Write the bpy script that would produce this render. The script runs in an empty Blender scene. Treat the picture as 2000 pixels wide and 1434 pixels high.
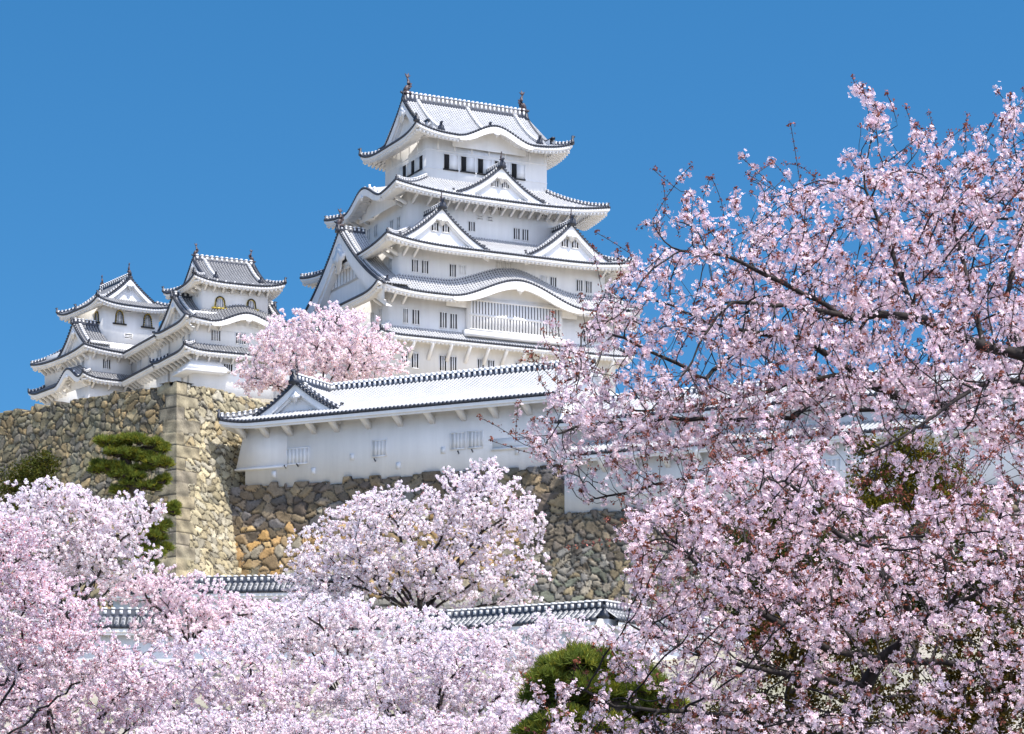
import bpy, math, random
import numpy as np
from mathutils import Vector, Matrix

SKY_FILL = 5.6
# ------------------------------------------------------------------ camera, sky, sun, exposure
SC = bpy.context.scene
COL = SC.collection
R = math.radians
F_PX, HOR = 4650.0, 1593.0            # focal length and eye-level row, in photo pixels (2000 x 1434)

cam_d = bpy.data.cameras.new('camera')
cam = bpy.data.objects.new('camera', cam_d); COL.objects.link(cam)
cam_d.sensor_fit = 'HORIZONTAL'; cam_d.sensor_width = 36.0
cam_d.lens = F_PX/2000*36.0
cam_d.shift_y = (HOR-717)/2000
cam_d.clip_start = 0.5; cam_d.clip_end = 9000
cam.location = (0, 0, 0); cam.rotation_euler = (R(90), 0, 0)
SC.camera = cam

SUN_EL, SUN_AZ = 60.0, 44.0           # azimuth: to the right of straight behind the camera
sun_dir = Vector((math.sin(R(SUN_AZ))*math.cos(R(SUN_EL)), -math.cos(R(SUN_AZ))*math.cos(R(SUN_EL)), math.sin(R(SUN_EL))))
ld = bpy.data.lights.new('sun', 'SUN'); ld.energy = 4.0; ld.angle = R(0.5); ld.color = (1.0, 0.945, 0.86)
lo = bpy.data.objects.new('sun', ld); COL.objects.link(lo)
lo.rotation_euler = sun_dir.to_track_quat('Z', 'Y').to_euler(); lo.location = (60, -60, 160)

W = bpy.data.worlds.new('World'); SC.world = W; W.use_nodes = True
nt = W.node_tree; nt.nodes.clear()
n_out = nt.nodes.new('ShaderNodeOutputWorld'); n_bg = nt.nodes.new('ShaderNodeBackground')
n_sky = nt.nodes.new('ShaderNodeTexSky'); n_sky.sky_type = 'NISHITA'; n_sky.sun_disc = False
n_sky.sun_elevation = R(SUN_EL)
n_sky.sun_rotation = math.atan2(sun_dir.x, sun_dir.y)
n_sky.altitude = 50; n_sky.air_density = 1.0; n_sky.dust_density = 0.3; n_sky.ozone_density = 2.5
n_geo = nt.nodes.new('ShaderNodeTexCoord')
n_add = nt.nodes.new('ShaderNodeVectorMath'); n_add.operation = 'ADD'; n_add.inputs[1].default_value = (0, 0, 0.20)
n_nor = nt.nodes.new('ShaderNodeVectorMath'); n_nor.operation = 'NORMALIZE'
n_hsv = nt.nodes.new('ShaderNodeHueSaturation'); n_hsv.inputs['Saturation'].default_value = 1.34; n_hsv.inputs['Value'].default_value = 0.82; n_hsv.inputs['Hue'].default_value = 0.494
nt.links.new(n_geo.outputs['Generated'], n_add.inputs[0]); nt.links.new(n_add.outputs[0], n_nor.inputs[0])
nt.links.new(n_nor.outputs[0], n_sky.inputs['Vector'])
nt.links.new(n_sky.outputs[0], n_hsv.inputs['Color'])
# added pale fill glow in the sky behind the camera, brightening shaded south walls
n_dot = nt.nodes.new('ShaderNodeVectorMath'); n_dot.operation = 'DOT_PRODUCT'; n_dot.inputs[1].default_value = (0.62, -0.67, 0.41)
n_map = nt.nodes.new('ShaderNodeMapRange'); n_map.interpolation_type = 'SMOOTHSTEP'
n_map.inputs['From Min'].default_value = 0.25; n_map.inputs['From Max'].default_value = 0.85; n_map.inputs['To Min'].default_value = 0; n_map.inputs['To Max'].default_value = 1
n_fill = nt.nodes.new('ShaderNodeMix'); n_fill.data_type = 'RGBA'; n_fill.blend_type = 'ADD'; n_fill.inputs[7].default_value = (SKY_FILL*.92, SKY_FILL*.89, SKY_FILL*1.0, 1)
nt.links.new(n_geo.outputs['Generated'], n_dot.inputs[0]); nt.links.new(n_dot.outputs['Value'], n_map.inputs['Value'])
nt.links.new(n_map.outputs[0], n_fill.inputs[0]); nt.links.new(n_hsv.outputs[0], n_fill.inputs[6]); nt.links.new(n_fill.outputs[2], n_bg.inputs['Color'])
n_bg.inputs['Strength'].default_value = 0.15
nt.links.new(n_bg.outputs[0], n_out.inputs['Surface'])
SC.view_settings.view_transform = 'Standard'; SC.view_settings.look = 'None'
SC.view_settings.gamma = 1.0; SC.view_settings.use_curve_mapping = False
SC.view_settings.exposure = 0.5
SC.render.film_transparent = False

# ------------------------------------------------------------------ helpers
RNG = np.random.default_rng(7)
random.seed(7)

def pt(px, py, d):                     # a photo pixel at a chosen distance -> world point
    return np.array([(px-1000)/F_PX*d, d, (HOR-py)/F_PX*d])

def tag(o, label=None, cat=None, group=None, kind=None):
    if label: o['label'] = label
    if cat: o['category'] = cat
    if group: o['group'] = group
    if kind: o['kind'] = kind
    return o

def thing(name, loc, rot, label, cat, group=None):
    o = bpy.data.objects.new(name, None); COL.objects.link(o)
    o.location = loc; o.rotation_euler = (0, 0, rot); o.empty_display_size = .5
    return tag(o, label, cat, group)

def link(name, me, parent=None, loc=(0, 0, 0), rot=0.0):
    o = bpy.data.objects.new(name, me); COL.objects.link(o)
    if parent is not None: o.parent = parent
    o.location = loc; o.rotation_euler = (0, 0, rot)
    return o

def mesh_np(name, V, faces, mats, mi=None, uv=None, tint=None, smooth=False):
    """faces: list of int arrays (n,3)/(n,4) or ragged list"""
    me = bpy.data.meshes.new(name)
    V = np.asarray(V, np.float32)
    me.vertices.add(len(V)); me.vertices.foreach_set('co', V.ravel())
    if isinstance(faces, np.ndarray):
        n, k = faces.shape
        loops = faces.ravel().astype(np.int32); starts = np.arange(n, dtype=np.int32)*k
        nf = n
    else:
        ln = np.array([len(f) for f in faces], np.int32); nf = len(ln)
        loops = np.fromiter((i for f in faces for i in f), np.int32, int(ln.sum()))
        starts = np.concatenate([[0], np.cumsum(ln)[:-1]]).astype(np.int32)
    me.loops.add(len(loops)); me.loops.foreach_set('vertex_index', loops)
    me.polygons.add(nf); me.polygons.foreach_set('loop_start', starts)
    for m in mats: me.materials.append(m)
    if mi is not None: me.polygons.foreach_set('material_index', np.asarray(mi, np.int32))
    if smooth: me.polygons.foreach_set('use_smooth', np.ones(nf, bool))
    if uv is not None:
        ul = me.uv_layers.new(name='UVMap'); ul.data.foreach_set('uv', np.asarray(uv, np.float32)[loops].ravel())
    if tint is not None:
        at = me.color_attributes.new('tint', 'FLOAT_COLOR', 'POINT')
        t = np.ones((len(V), 4), np.float32); t[:, :3] = tint
        at.data.foreach_set('color', t.ravel())
    me.update(calc_edges=True); me.validate()
    return me

class MB:
    """collects shapes that become ONE mesh"""
    def __init__(s): s.v = []; s.f = []; s.m = []; s.uv = []
    def add(s, V, Fc, m=0, uv=None):
        b = len(s.v); s.v.extend(V)
        s.f.extend([[i+b for i in f] for f in Fc]); s.m.extend([m]*len(Fc))
        s.uv.extend(uv if uv is not None else [(.5, .5)]*len(V))
    def box(s, x0, x1, y0, y1, z0, z1, m=0):
        V = [(x, y, z) for z in (z0, z1) for y in (y0, y1) for x in (x0, x1)]
        s.add(V, [(0, 2, 3, 1), (4, 5, 7, 6), (0, 1, 5, 4), (2, 6, 7, 3), (0, 4, 6, 2), (1, 3, 7, 5)], m)
    def frustum(s, c0, h0, c1, h1, m=0):       # two rectangles (centre xyz, half sizes)
        V = []
        for c, h in ((c0, h0), (c1, h1)):
            V += [(c[0]-h[0], c[1]-h[1], c[2]), (c[0]+h[0], c[1]-h[1], c[2]), (c[0]+h[0], c[1]+h[1], c[2]), (c[0]-h[0], c[1]+h[1], c[2])]
        s.add(V, [(3, 2, 1, 0), (4, 5, 6, 7), (0, 1, 5, 4), (1, 2, 6, 5), (2, 3, 7, 6), (3, 0, 4, 7)], m)
    def prism(s, poly, axis, t0, t1, m=0):     # poly of 2D points extruded; axis 'x': (t, p, q), 'y': (p, t, q)
        n = len(poly)
        g = (lambda t, p: (t, p[0], p[1])) if axis == 'x' else (lambda t, p: (p[0], t, p[1]))
        V = [g(t0, p) for p in poly]+[g(t1, p) for p in poly]
        s.add(V, [list(range(n))[::-1], list(range(n, 2*n))]+[(i, (i+1) % n, n+(i+1) % n, n+i) for i in range(n)], m)
    def strip(s, A, B, m=0):                   # quads between two equally long point lists
        n = len(A); s.add(list(A)+list(B), [(i, i+1, n+i+1, n+i) for i in range(n-1)], m)
    def grid(s, P, uv=None, m=0):              # P (r,c,3)
        r, c = P.shape[:2]
        V = [tuple(p) for p in P.reshape(-1, 3)]
        Fc = [(i*c+j, i*c+j+1, (i+1)*c+j+1, (i+1)*c+j) for i in range(r-1) for j in range(c-1)]
        s.add(V, Fc, m, [tuple(q) for q in uv.reshape(-1, 2)] if uv is not None else None)
    def tube(s, path, rad, n=8, m=0):
        P = [Vector(p) for p in path]; V = []; k = len(P)
        for i, p in enumerate(P):
            d = (P[min(i+1, k-1)]-P[max(i-1, 0)]).normalized()
            ref = Vector((0, 0, 1)) if abs(d.z) < .95 else Vector((1, 0, 0))
            x = d.cross(ref).normalized(); y = d.cross(x)
            for j in range(n):
                a = 2*math.pi*j/n; V.append(tuple(p+(x*math.cos(a)+y*math.sin(a))*rad[i]))
        Fc = [(i*n+j, i*n+(j+1) % n, (i+1)*n+(j+1) % n, (i+1)*n+j) for i in range(k-1) for j in range(n)]
        Fc += [list(range(n))[::-1], list(range((k-1)*n, k*n))]
        s.add(V, Fc, m)
    def obj(s, name, mats, parent=None, zb=0.0, loc=(0, 0, 0), rot=0.0, smooth=False):
        me = s.mesh(name, mats, zb, smooth)
        return link(name, me, parent, loc, rot)
    def mesh(s, name, mats, zb=0.0, smooth=False):
        V = np.array(s.v, np.float64)
        if zb: V[:, 2] -= zb
        return mesh_np(name, V, s.f, mats, s.m, s.uv, None, smooth)

# ------------------------------------------------------------------ materials
def new_mat(name):
    m = bpy.data.materials.new(name); m.use_nodes = True
    t = m.node_tree; b = t.nodes['Principled BSDF']
    return m, t, b
def N(t, kind, **kw):
    n = t.nodes.new(kind)
    for k, v in kw.items(): setattr(n, k, v)
    return n
def ramp(t, stops, fac=None):
    r = N(t, 'ShaderNodeValToRGB'); e = r.color_ramp.elements
    e[0].position, e[0].color = stops[0][0], (*stops[0][1], 1)
    e[1].position, e[1].color = stops[-1][0], (*stops[-1][1], 1)
    for p, c in stops[1:-1]:
        q = e.new(p); q.color = (*c, 1)
    if fac is not None: t.links.new(fac, r.inputs[0])
    return r
def noise(t, scale, detail=4, rough=.6, vec=None, coord='Object'):
    n = N(t, 'ShaderNodeTexNoise'); n.inputs['Scale'].default_value = scale
    n.inputs['Detail'].default_value = detail; n.inputs['Roughness'].default_value = rough
    if vec is None: vec = N(t, 'ShaderNodeTexCoord').outputs[coord]
    t.links.new(vec, n.inputs['Vector']); return n
def bump(t, b, h, dist=.02, strength=.5):
    n = N(t, 'ShaderNodeBump'); n.inputs['Distance'].default_value = dist; n.inputs['Strength'].default_value = strength
    t.links.new(h, n.inputs['Height']); t.links.new(n.outputs[0], b.inputs['Normal'])
def mixc(t, a, b_, fac, mode='MIX'):
    n = N(t, 'ShaderNodeMix', data_type='RGBA', blend_type=mode)
    for s, v in ((n.inputs[6], a), (n.inputs[7], b_)):
        if isinstance(v, tuple): s.default_value = (*v, 1)
        else: t.links.new(v, s)
    if isinstance(fac, (int, float)): n.inputs[0].default_value = fac
    else: t.links.new(fac, n.inputs[0])
    return n.outputs[2]
def math_(t, op, a, b_=None):
    n = N(t, 'ShaderNodeMath', operation=op)
    for s, v in zip(n.inputs, (a, b_)):
        if v is None: continue
        if isinstance(v, (int, float)): s.default_value = v
        else: t.links.new(v, s)
    return n.outputs[0]

def mat_plaster(name, c0, c1):
    m, t, b = new_mat(name)
    tc = N(t, 'ShaderNodeTexCoord')
    mp = N(t, 'ShaderNodeMapping'); mp.inputs['Scale'].default_value = (1, 1, .13)
    t.links.new(tc.outputs['Object'], mp.inputs['Vector'])
    n1 = noise(t, .9, 5, .65, mp.outputs[0]); n2 = noise(t, .25, 3, .5)
    r = ramp(t, [(.3, c1), (.62, c0)], n1.outputs[0])
    col = mixc(t, r.outputs[0], tuple(.9*x for x in c0), math_(t, 'MULTIPLY', n2.outputs[0], .35))
    t.links.new(col, b.inputs['Base Color']); b.inputs['Roughness'].default_value = .85
    n3 = noise(t, 6, 3, .6); bump(t, b, n3.outputs[0], .015, .5)
    return m
M_PLASTER = mat_plaster('white_plaster', (.845, .838, .835), (.73, .725, .725))
M_PLASTER_OLD = mat_plaster('weathered_plaster', (.76, .745, .73), (.64, .63, .62))
M_CREAM = mat_plaster('cream_plaster', (.80, .72, .58), (.74, .65, .50))

def mat_tiles(name, pan, cover, joint, jfrac, dash, plastered=False):
    """rows of round tiles: UV u runs across one row, v counts tiles down the slope"""
    m, t, b = new_mat(name)
    uv = N(t, 'ShaderNodeUVMap'); sp = N(t, 'ShaderNodeSeparateXYZ'); t.links.new(uv.outputs[0], sp.inputs[0])
    u, v = sp.outputs[0], sp.outputs[1]
    du = math_(t, 'ABSOLUTE', math_(t, 'SUBTRACT', u, .5))            # 0 at cover centre, .5 in the pan
    is_cover = math_(t, 'LESS_THAN', du, .27)
    fv = math_(t, 'FRACT', v)
    is_joint = math_(t, 'LESS_THAN', fv, jfrac)
    edge = math_(t, 'LESS_THAN', math_(t, 'ABSOLUTE', math_(t, 'SUBTRACT', du, .27)), dash)
    if plastered:                                                    # plaster runs over the cover tiles and across the pan at each tile end
        jt = math_(t, 'MULTIPLY', math_(t, 'SUBTRACT', 1, is_cover), is_joint)
        edge = math_(t, 'MULTIPLY', edge, 0)
    else: jt = math_(t, 'MAXIMUM', edge, math_(t, 'MULTIPLY', is_cover, is_joint))
    base = mixc(t, pan, cover, is_cover)
    nz = noise(t, 1.3, 4, .7); nz2 = noise(t, 14, 2, .6)
    wear = ramp(t, [(.35, (.55, .55, .55)), (.65, (1, 1, 1))], nz.outputs[0])
    col = mixc(t, base, joint, jt)
    col = mixc(t, col, wear.outputs[0], .45, 'MULTIPLY')
    col = mixc(t, col, ramp(t, [(.3, (.7, .7, .7)), (.7, (1.05, 1.05, 1.05))], nz2.outputs[0]).outputs[0], .4, 'MULTIPLY')
    t.links.new(col, b.inputs['Base Color']); b.inputs['Roughness'].default_value = .6
    return m
M_TILE_WHITE = mat_tiles('plastered_roof_tile', (.06, .066, .09), (.53, .535, .55), (.52, .525, .54), .42, .06, True)
M_TILE_GREY = mat_tiles('grey_roof_tile', (.035, .04, .05), (.135, .14, .16), (.46, .455, .45), .20, .045)
M_TILE_BRIGHT = mat_tiles('bright_plastered_roof_tile', (.05, .056, .08), (.50, .505, .52), (.46, .465, .48), .36, .09, True)

def mat_simple(name, c, rough=.6, var=.3, scale=3.0, metallic=0.0):
    m, t, b = new_mat(name)
    n = noise(t, scale, 4, .6)
    r = ramp(t, [(.3, tuple(x*(1-var) for x in c)), (.7, tuple(min(1, x*(1+var)) for x in c))], n.outputs[0])
    t.links.new(r.outputs[0], b.inputs['Base Color']); b.inputs['Roughness'].default_value = rough
    b.inputs['Metallic'].default_value = metallic
    return m
M_DARK = mat_simple('dark_glazed_tile', (.036, .042, .06), .45)
M_BRONZE = mat_simple('weathered_bronze', (.07, .05, .055), .5, .4)
M_VOID = mat_simple('dark_interior', (.008, .008, .01), .9)
M_SLIT = mat_simple('dark_slit', (.018, .018, .024), .9)  # even dark panel colour of window slits, vents and bell lattices
M_GOLD = mat_simple('gilt_metal', (.62, .45, .06), .45, .2)
M_BLACKWOOD = mat_simple('black_lacquer', (.012, .012, .014), .4)

def mat_stone(name):
    m, t, b = new_mat(name)
    a = N(t, 'ShaderNodeAttribute'); a.attribute_name = 'tint'
    n1 = noise(t, 2.2, 6, .7); n2 = noise(t, 9, 4, .7); n3 = noise(t, .35, 3, .5)
    c = mixc(t, a.outputs['Color'], ramp(t, [(.25, (.5, .48, .46)), (.55, (1, 1, 1)), (.8, (1.25, 1.22, 1.15))], n1.outputs[0]).outputs[0], .75, 'MULTIPLY')
    c = mixc(t, c, ramp(t, [(.3, (.55, .55, .55)), (.6, (1.1, 1.1, 1.1))], n2.outputs[0]).outputs[0], .6, 'MULTIPLY')
    c = mixc(t, c, (.20, .20, .12), math_(t, 'MULTIPLY', ramp(t, [(.55, (0, 0, 0)), (.75, (1, 1, 1))], n3.outputs[0]).outputs[0], .35))
    t.links.new(c, b.inputs['Base Color']); b.inputs['Roughness'].default_value = .9
    bump(t, b, n2.outputs[0], .05, .7)
    return m
M_STONE = mat_stone('rough_stone')

def mat_foliage(name, col, trans, fac=.35, rough=None):
    m = bpy.data.materials.new(name); m.use_nodes = True; t = m.node_tree; t.nodes.clear()
    out = N(t, 'ShaderNodeOutputMaterial'); a = N(t, 'ShaderNodeAttribute'); a.attribute_name = 'tint'
    d = N(t, 'ShaderNodeBsdfDiffuse'); tr = N(t, 'ShaderNodeBsdfTranslucent'); mx = N(t, 'ShaderNodeMixShader')
    mx.inputs[0].default_value = fac
    t.links.new(mixc(t, a.outputs['Color'], col, 1.0, 'MULTIPLY'), d.inputs[0])
    t.links.new(mixc(t, a.outputs['Color'], trans, 1.0, 'MULTIPLY'), tr.inputs[0])
    t.links.new(d.outputs[0], mx.inputs[1]); t.links.new(tr.outputs[0], mx.inputs[2]); t.links.new(mx.outputs[0], out.inputs[0])
    return m
M_PETAL = mat_foliage('cherry_petal', (.945, .91, .918), (.945, .855, .88), .36)
M_PETAL_NEAR = mat_foliage('near_cherry_petal', (.93, .785, .825), (.93, .68, .74), .32)
M_BUD = mat_foliage('red_brown_bud', (.24, .088, .062), (.24, .07, .04), .25)
M_NEEDLE = mat_foliage('pine_needle', (.185, .225, .05), (.22, .28, .04), .3)
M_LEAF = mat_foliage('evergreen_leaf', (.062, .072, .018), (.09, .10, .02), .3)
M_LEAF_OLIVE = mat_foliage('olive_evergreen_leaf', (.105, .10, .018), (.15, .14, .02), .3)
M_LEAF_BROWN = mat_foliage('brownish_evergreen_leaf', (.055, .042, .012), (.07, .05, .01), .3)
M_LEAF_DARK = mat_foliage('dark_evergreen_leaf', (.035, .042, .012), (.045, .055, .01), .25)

def mat_bark(name, c0, c1):
    m, t, b = new_mat(name)
    n = noise(t, 9, 5, .7); n2 = noise(t, 2, 3, .6)
    r = ramp(t, [(.3, c0), (.7, c1)], n.outputs[0])
    c = mixc(t, r.outputs[0], ramp(t, [(.4, (.6, .6, .6)), (.7, (1.2, 1.2, 1.2))], n2.outputs[0]).outputs[0], .6, 'MULTIPLY')
    t.links.new(c, b.inputs['Base Color']); b.inputs['Roughness'].default_value = .85
    bump(t, b, n.outputs[0], .01, .6); return m
M_BARK = mat_bark('cherry_bark', (.012, .009, .008), (.042, .031, .028))
M_BARK_PINE = mat_bark('pine_bark', (.03, .02, .014), (.10, .065, .045))

def mat_ground(name, c0, c1, c2):
    m, t, b = new_mat(name)
    n = noise(t, .12, 5, .6); n2 = noise(t, 3, 5, .7)
    r = ramp(t, [(.35, c0), (.5, c1), (.65, c2)], n.outputs[0])
    c = mixc(t, r.outputs[0], ramp(t, [(.3, (.7, .7, .7)), (.7, (1.15, 1.15, 1.15))], n2.outputs[0]).outputs[0], .7, 'MULTIPLY')
    tc = N(t, 'ShaderNodeTexCoord'); sx = N(t, 'ShaderNodeSeparateXYZ'); t.links.new(tc.outputs['Object'], sx.inputs[0])
    sand = mixc(t, (.56, .47, .32), (.48, .40, .28), n2.outputs[0])
    c = mixc(t, c, sand, math_(t, 'GREATER_THAN', sx.outputs[1], 163))
    lawn = mixc(t, (.045, .055, .022), (.075, .07, .035), n2.outputs[0])
    c = mixc(t, c, lawn, math_(t, 'LESS_THAN', math_(t, 'ADD', sx.outputs[1], math_(t, 'MULTIPLY', n.outputs[0], 14)), 78))
    t.links.new(c, b.inputs['Base Color']); b.inputs['Roughness'].default_value = .95
    bump(t, b, n2.outputs[0], .05, .5); return m
M_GROUND = mat_ground('pale_sandy_ground', (.34, .30, .24), (.42, .38, .31), (.22, .22, .12))

# ------------------------------------------------------------------ ground
GY = [-60, 45, 60, 80, 95, 106, 112, 124, 135, 150, 158, 165, 190, 214, 224, 300, 400, 600, 3000, 6000]
GZ = [-1.6, -1.6, -.6, 3.0, 6.0, 6.8, 7.4, 9.8, 11.4, 12.4, 13, 23, 30, 34.5, 36.5, 37.5, 24, 6, -2, -2]
def ground_z(x, y): return float(np.interp(y, GY, GZ))
def build_ground():
    xs = np.concatenate([[-4000, -1200, -500], np.arange(-240, 241, 6), [500, 1200, 4000]])
    ys = np.unique(np.concatenate([[-4000, -800], np.arange(-60, 400, 4), GY])).astype(float)
    X, Y = np.meshgrid(xs, ys)
    Z = np.interp(Y, GY, GZ)
    Z = Z+.25*np.sin(X*.21+Y*.13)*np.sin(Y*.17-X*.07)*((Y > 50) & (Y < 230))
    r, c = X.shape
    idx = np.arange(r*c).reshape(r, c)
    Fq = np.stack([idx[:-1, :-1], idx[:-1, 1:], idx[1:, 1:], idx[1:, :-1]], -1).reshape(-1, 4)
    me = mesh_np('ground', np.stack([X, Y, Z], -1).reshape(-1, 3), Fq, [M_GROUND], smooth=True)
    tag(link('ground', me), 'sloping sandy castle hill ground', 'ground', kind='structure')
build_ground()

# ------------------------------------------------------------------ stone walls
def voronoi(A, H, sx, sy, rng):
    """irregular stones on an (a,h) sheet: stone id, distance to joint, vector from stone centre"""
    wa = A+.16*np.sin(H*2.1+A*.7)+.10*np.sin(A*3.3-H*1.3); wh = H+.14*np.sin(A*1.7+1.3)+.08*np.sin(A*4.1+H*2.2)
    i0, j0 = int(math.floor(wa.min()/sx))-3, int(math.floor(wh.min()/sy))-3
    ni, nj = int(math.ceil(wa.max()/sx))-i0+4, int(math.ceil(wh.max()/sy))-j0+4
    jx = rng.uniform(-.42, .42, (nj, ni)); jy = rng.uniform(-.36, .36, (nj, ni)); wgt = rng.uniform(-.19, .15, (nj, ni))
    ci = np.floor(wa/sx).astype(int)-i0; cj = np.floor(wh/sy).astype(int)-j0
    f1 = np.full(A.shape, 9.); f2 = np.full(A.shape, 9.); ident = np.zeros(A.shape, int); va = np.zeros(A.shape); vh = np.zeros(A.shape)
    for dj in (-2, -1, 0, 1, 2):
        for di in (-2, -1, 0, 1, 2):
            I = np.clip(ci+di, 0, ni-1); J = np.clip(cj+dj, 0, nj-1)
            px = (I+i0+.5+.5*((J+j0) % 2)+jx[J, I]); py = (J+j0+.5+jy[J, I])
            da = wa/sx-px; dh = wh/sy-py
            q = (np.abs(da)**2.1+np.abs(dh)**2.1)**(1/2.1)+wgt[J, I]
            better = q < f1
            f2 = np.where(better, f1, np.minimum(f2, q)); f1 = np.where(better, q, f1)
            ident = np.where(better, J*ni+I, ident); va = np.where(better, da*sx, va); vh = np.where(better, dh*sy, vh)
    return ident, (f2-f1)*min(sx, sy)*.6, va, vh

def stone_face(p0, dirv, nrm, L, ztop, H, batter, palette, sx, sy, seed, res=.085, corner=0.0, parity=0, topvar=.12, back=1.5):
    """p0: top corner (x,y); runs along dirv; corner: how far the battered corner moves along -dirv per metre of batter"""
    rng = np.random.default_rng(seed)
    na, nh = int(L/res)+1, int(H/res)+1
    T, Hh = np.meshgrid(np.linspace(0, 1, na), np.linspace(0, H, nh))
    B = batter(Hh); am = -corner*B
    A = am+T*(L-am)
    ident, e, va, vh = voronoi(A, Hh+50, sx, sy, rng)
    nid = ident.max()+200
    rnd = rng.uniform(0, 1, (nid, 5))
    disp = .20*np.clip(e/.06, 0, 1)**.6-.20
    r = rnd[ident]
    full = np.clip(e/.16, 0, 1)
    disp = disp+full*((r[..., 0]-.5)*.16+va*(r[..., 1]-.5)*.46+vh*(r[..., 2]-.5)*.46)
    id2, e2, _, _ = voronoi(A+31.7, Hh+90, sx*.30, sy*.30, rng)              # small filler stones wedged into the joints
    r2 = rng.uniform(0, 1, (id2.max()+1, 3))[id2]
    fil = (e < .07) & (r2[..., 2] > .25)
    disp = np.where(fil, np.maximum(disp, -.15+.09*np.clip(e2/.03, 0, 1)**.6+.06*(r2[..., 1]-.5)), disp)
    gap = (e < .03) & ~fil | fil & (e2 < .012)
    pal = np.array(palette(np.linspace(0, H, 24)))           # (24, k, 3): palette varies down the wall
    k = pal.shape[1]
    hi = np.clip((Hh/H*23+(r[..., 3]-.5)*5).astype(int), 0, 23)
    colr = pal[hi, (r[..., 4]*k*.999).astype(int)]*(0.55+.75*r[..., 3:4])
    colr = np.where(fil[..., None], colr*(.55+.6*r2[..., :1]), colr)
    if corner:
        ch = .82; kk = ((Hh+.12*np.sin(A*.9))/ch).astype(int)
        ln = np.where((kk+parity) % 2 == 0, 1.9, 1.0)+.3*np.sin(kk*2.7)
        ca = A-am; inc = ca < ln
        fh = Hh/ch-kk+0*A; fh = np.mod(fh, 1.0)*ch
        ed = np.minimum(np.minimum(fh, ch-fh), np.minimum(ln-ca, .5))
        cd = .05*np.clip(ed/.06, 0, 1)-.05+.025*np.sin(kk*5.1)*np.clip(ca/.4, 0, 1)
        disp = np.where(inc, np.where(ca < .03, -.01, cd), disp); gap = np.where(inc, ed < .018, gap)
        crnd = rng.uniform(.8, 1.2, 400)[np.clip(kk, 0, 399)]
        cp_ = np.array([(.40, .34, .22), (.37, .31, .20), (.36, .31, .225), (.43, .36, .23), (.33, .285, .20)]); ccol = cp_[np.clip(kk*7+parity*3, 0, 9999) % 5]*(.75+.35*np.sin(A*3.1+Hh*2.3)*np.sin(Hh*4.7-A*1.9))[..., None]
        colr = np.where(inc[..., None], ccol*crnd[..., None], colr)
    colr = np.where(gap[..., None], np.array((.055, .045, .035)), colr)
    Z = ztop-Hh
    tv = topvar*(rnd[ident[0], 0]*2-1.2)                      # uneven stones along the top
    w = np.clip(1-Hh/.5, 0, 1); Z = Z+w*tv[None, :]
    off = B+disp
    X = p0[0]+dirv[0]*A+nrm[0]*off; Y = p0[1]+dirv[1]*A+nrm[1]*off
    V = np.stack([X, Y, Z], -1)
    top = V[0].copy(); top[:, 0] -= nrm[0]*back; top[:, 1] -= nrm[1]*back
    V = np.concatenate([top[None], V], 0); colr = np.concatenate([colr[:1], colr], 0)
    rr, cc = V.shape[:2]; idx = np.arange(rr*cc).reshape(rr, cc)
    Fq = np.stack([idx[:-1, :-1], idx[1:, :-1], idx[1:, 1:], idx[:-1, 1:]], -1).reshape(-1, 4)
    return V.reshape(-1, 3), Fq, colr.reshape(-1, 3)

def face_obj(name, parent, data, flip=False):
    V, Fq, c = data
    V = V-np.array(parent.location)
    if flip: Fq = Fq[:, ::-1]
    return link(name, mesh_np(name, V, np.ascontiguousarray(Fq), [M_STONE], tint=c), parent)

def pal_const(*cols): return lambda h: [list(cols)]*len(h)
OCH, TAN, GRY, OLV, DRK, BRN = (.46, .36, .20), (.46, .40, .28), (.34, .32, .27), (.33, .30, .19), (.21, .19, .155), (.36, .26, .15)
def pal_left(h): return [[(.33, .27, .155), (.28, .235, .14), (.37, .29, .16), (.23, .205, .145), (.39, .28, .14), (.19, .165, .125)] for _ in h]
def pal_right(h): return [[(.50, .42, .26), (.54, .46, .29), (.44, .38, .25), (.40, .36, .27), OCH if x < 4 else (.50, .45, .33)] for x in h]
def pal_found(h):  # colours hold the eave shade on top and the sunlit orange below
    out = []
    for x in h:
        if x < 2.4: out.append([(.31, .225, .13), (.28, .21, .125), (.24, .185, .125), (.21, .16, .12), (.20, .18, .165)])
        elif x < 6.5: out.append([(.52, .31, .11), (.47, .29, .12), (.54, .37, .17), (.42, .29, .15), (.40, .34, .24)])
        else: out.append([(.36, .33, .28), (.44, .36, .24), (.32, .30, .26), (.40, .37, .31), (.26, .25, .22)])
    return out
def pal_rubble(h):
    return [[(.20, .16, .11), (.17, .14, .11), (.24, .19, .125), (.16, .15, .125), (.21, .165, .11)] if x < 2.5 else [(.27, .245, .20), (.33, .26, .15), (.24, .22, .19), (.19, .195, .14), (.36, .31, .23)] for x in h]

bat_tall = lambda h: .10*h+.013*h*h
bat_found = lambda h: .16*h+.012*h*h
TC = (-655/4650*150, 150.0)                                    # top corner of the tall wall
dR = (math.cos(R(55)), math.sin(R(55))); nR = (dR[1], -dR[0])
dL = (-math.cos(R(40)), math.sin(R(40))); nL = (-dL[1], dL[0]); nL = (-math.sin(R(40)), -math.cos(R(40)))
tw = thing('stone_wall', (TC[0], TC[1], 13.0), 0, 'tall battered wall of fitted rough stones whose sharp corner rises beside the long white building', 'stone wall')
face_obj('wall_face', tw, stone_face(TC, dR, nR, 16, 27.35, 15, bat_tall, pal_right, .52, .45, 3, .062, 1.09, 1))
face_obj('wall_face', tw, stone_face(TC, dL, nL, 30, 27.35, 15, bat_tall, pal_left, .57, .49, 5, .065, 1.09, 0, .2), True)

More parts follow.
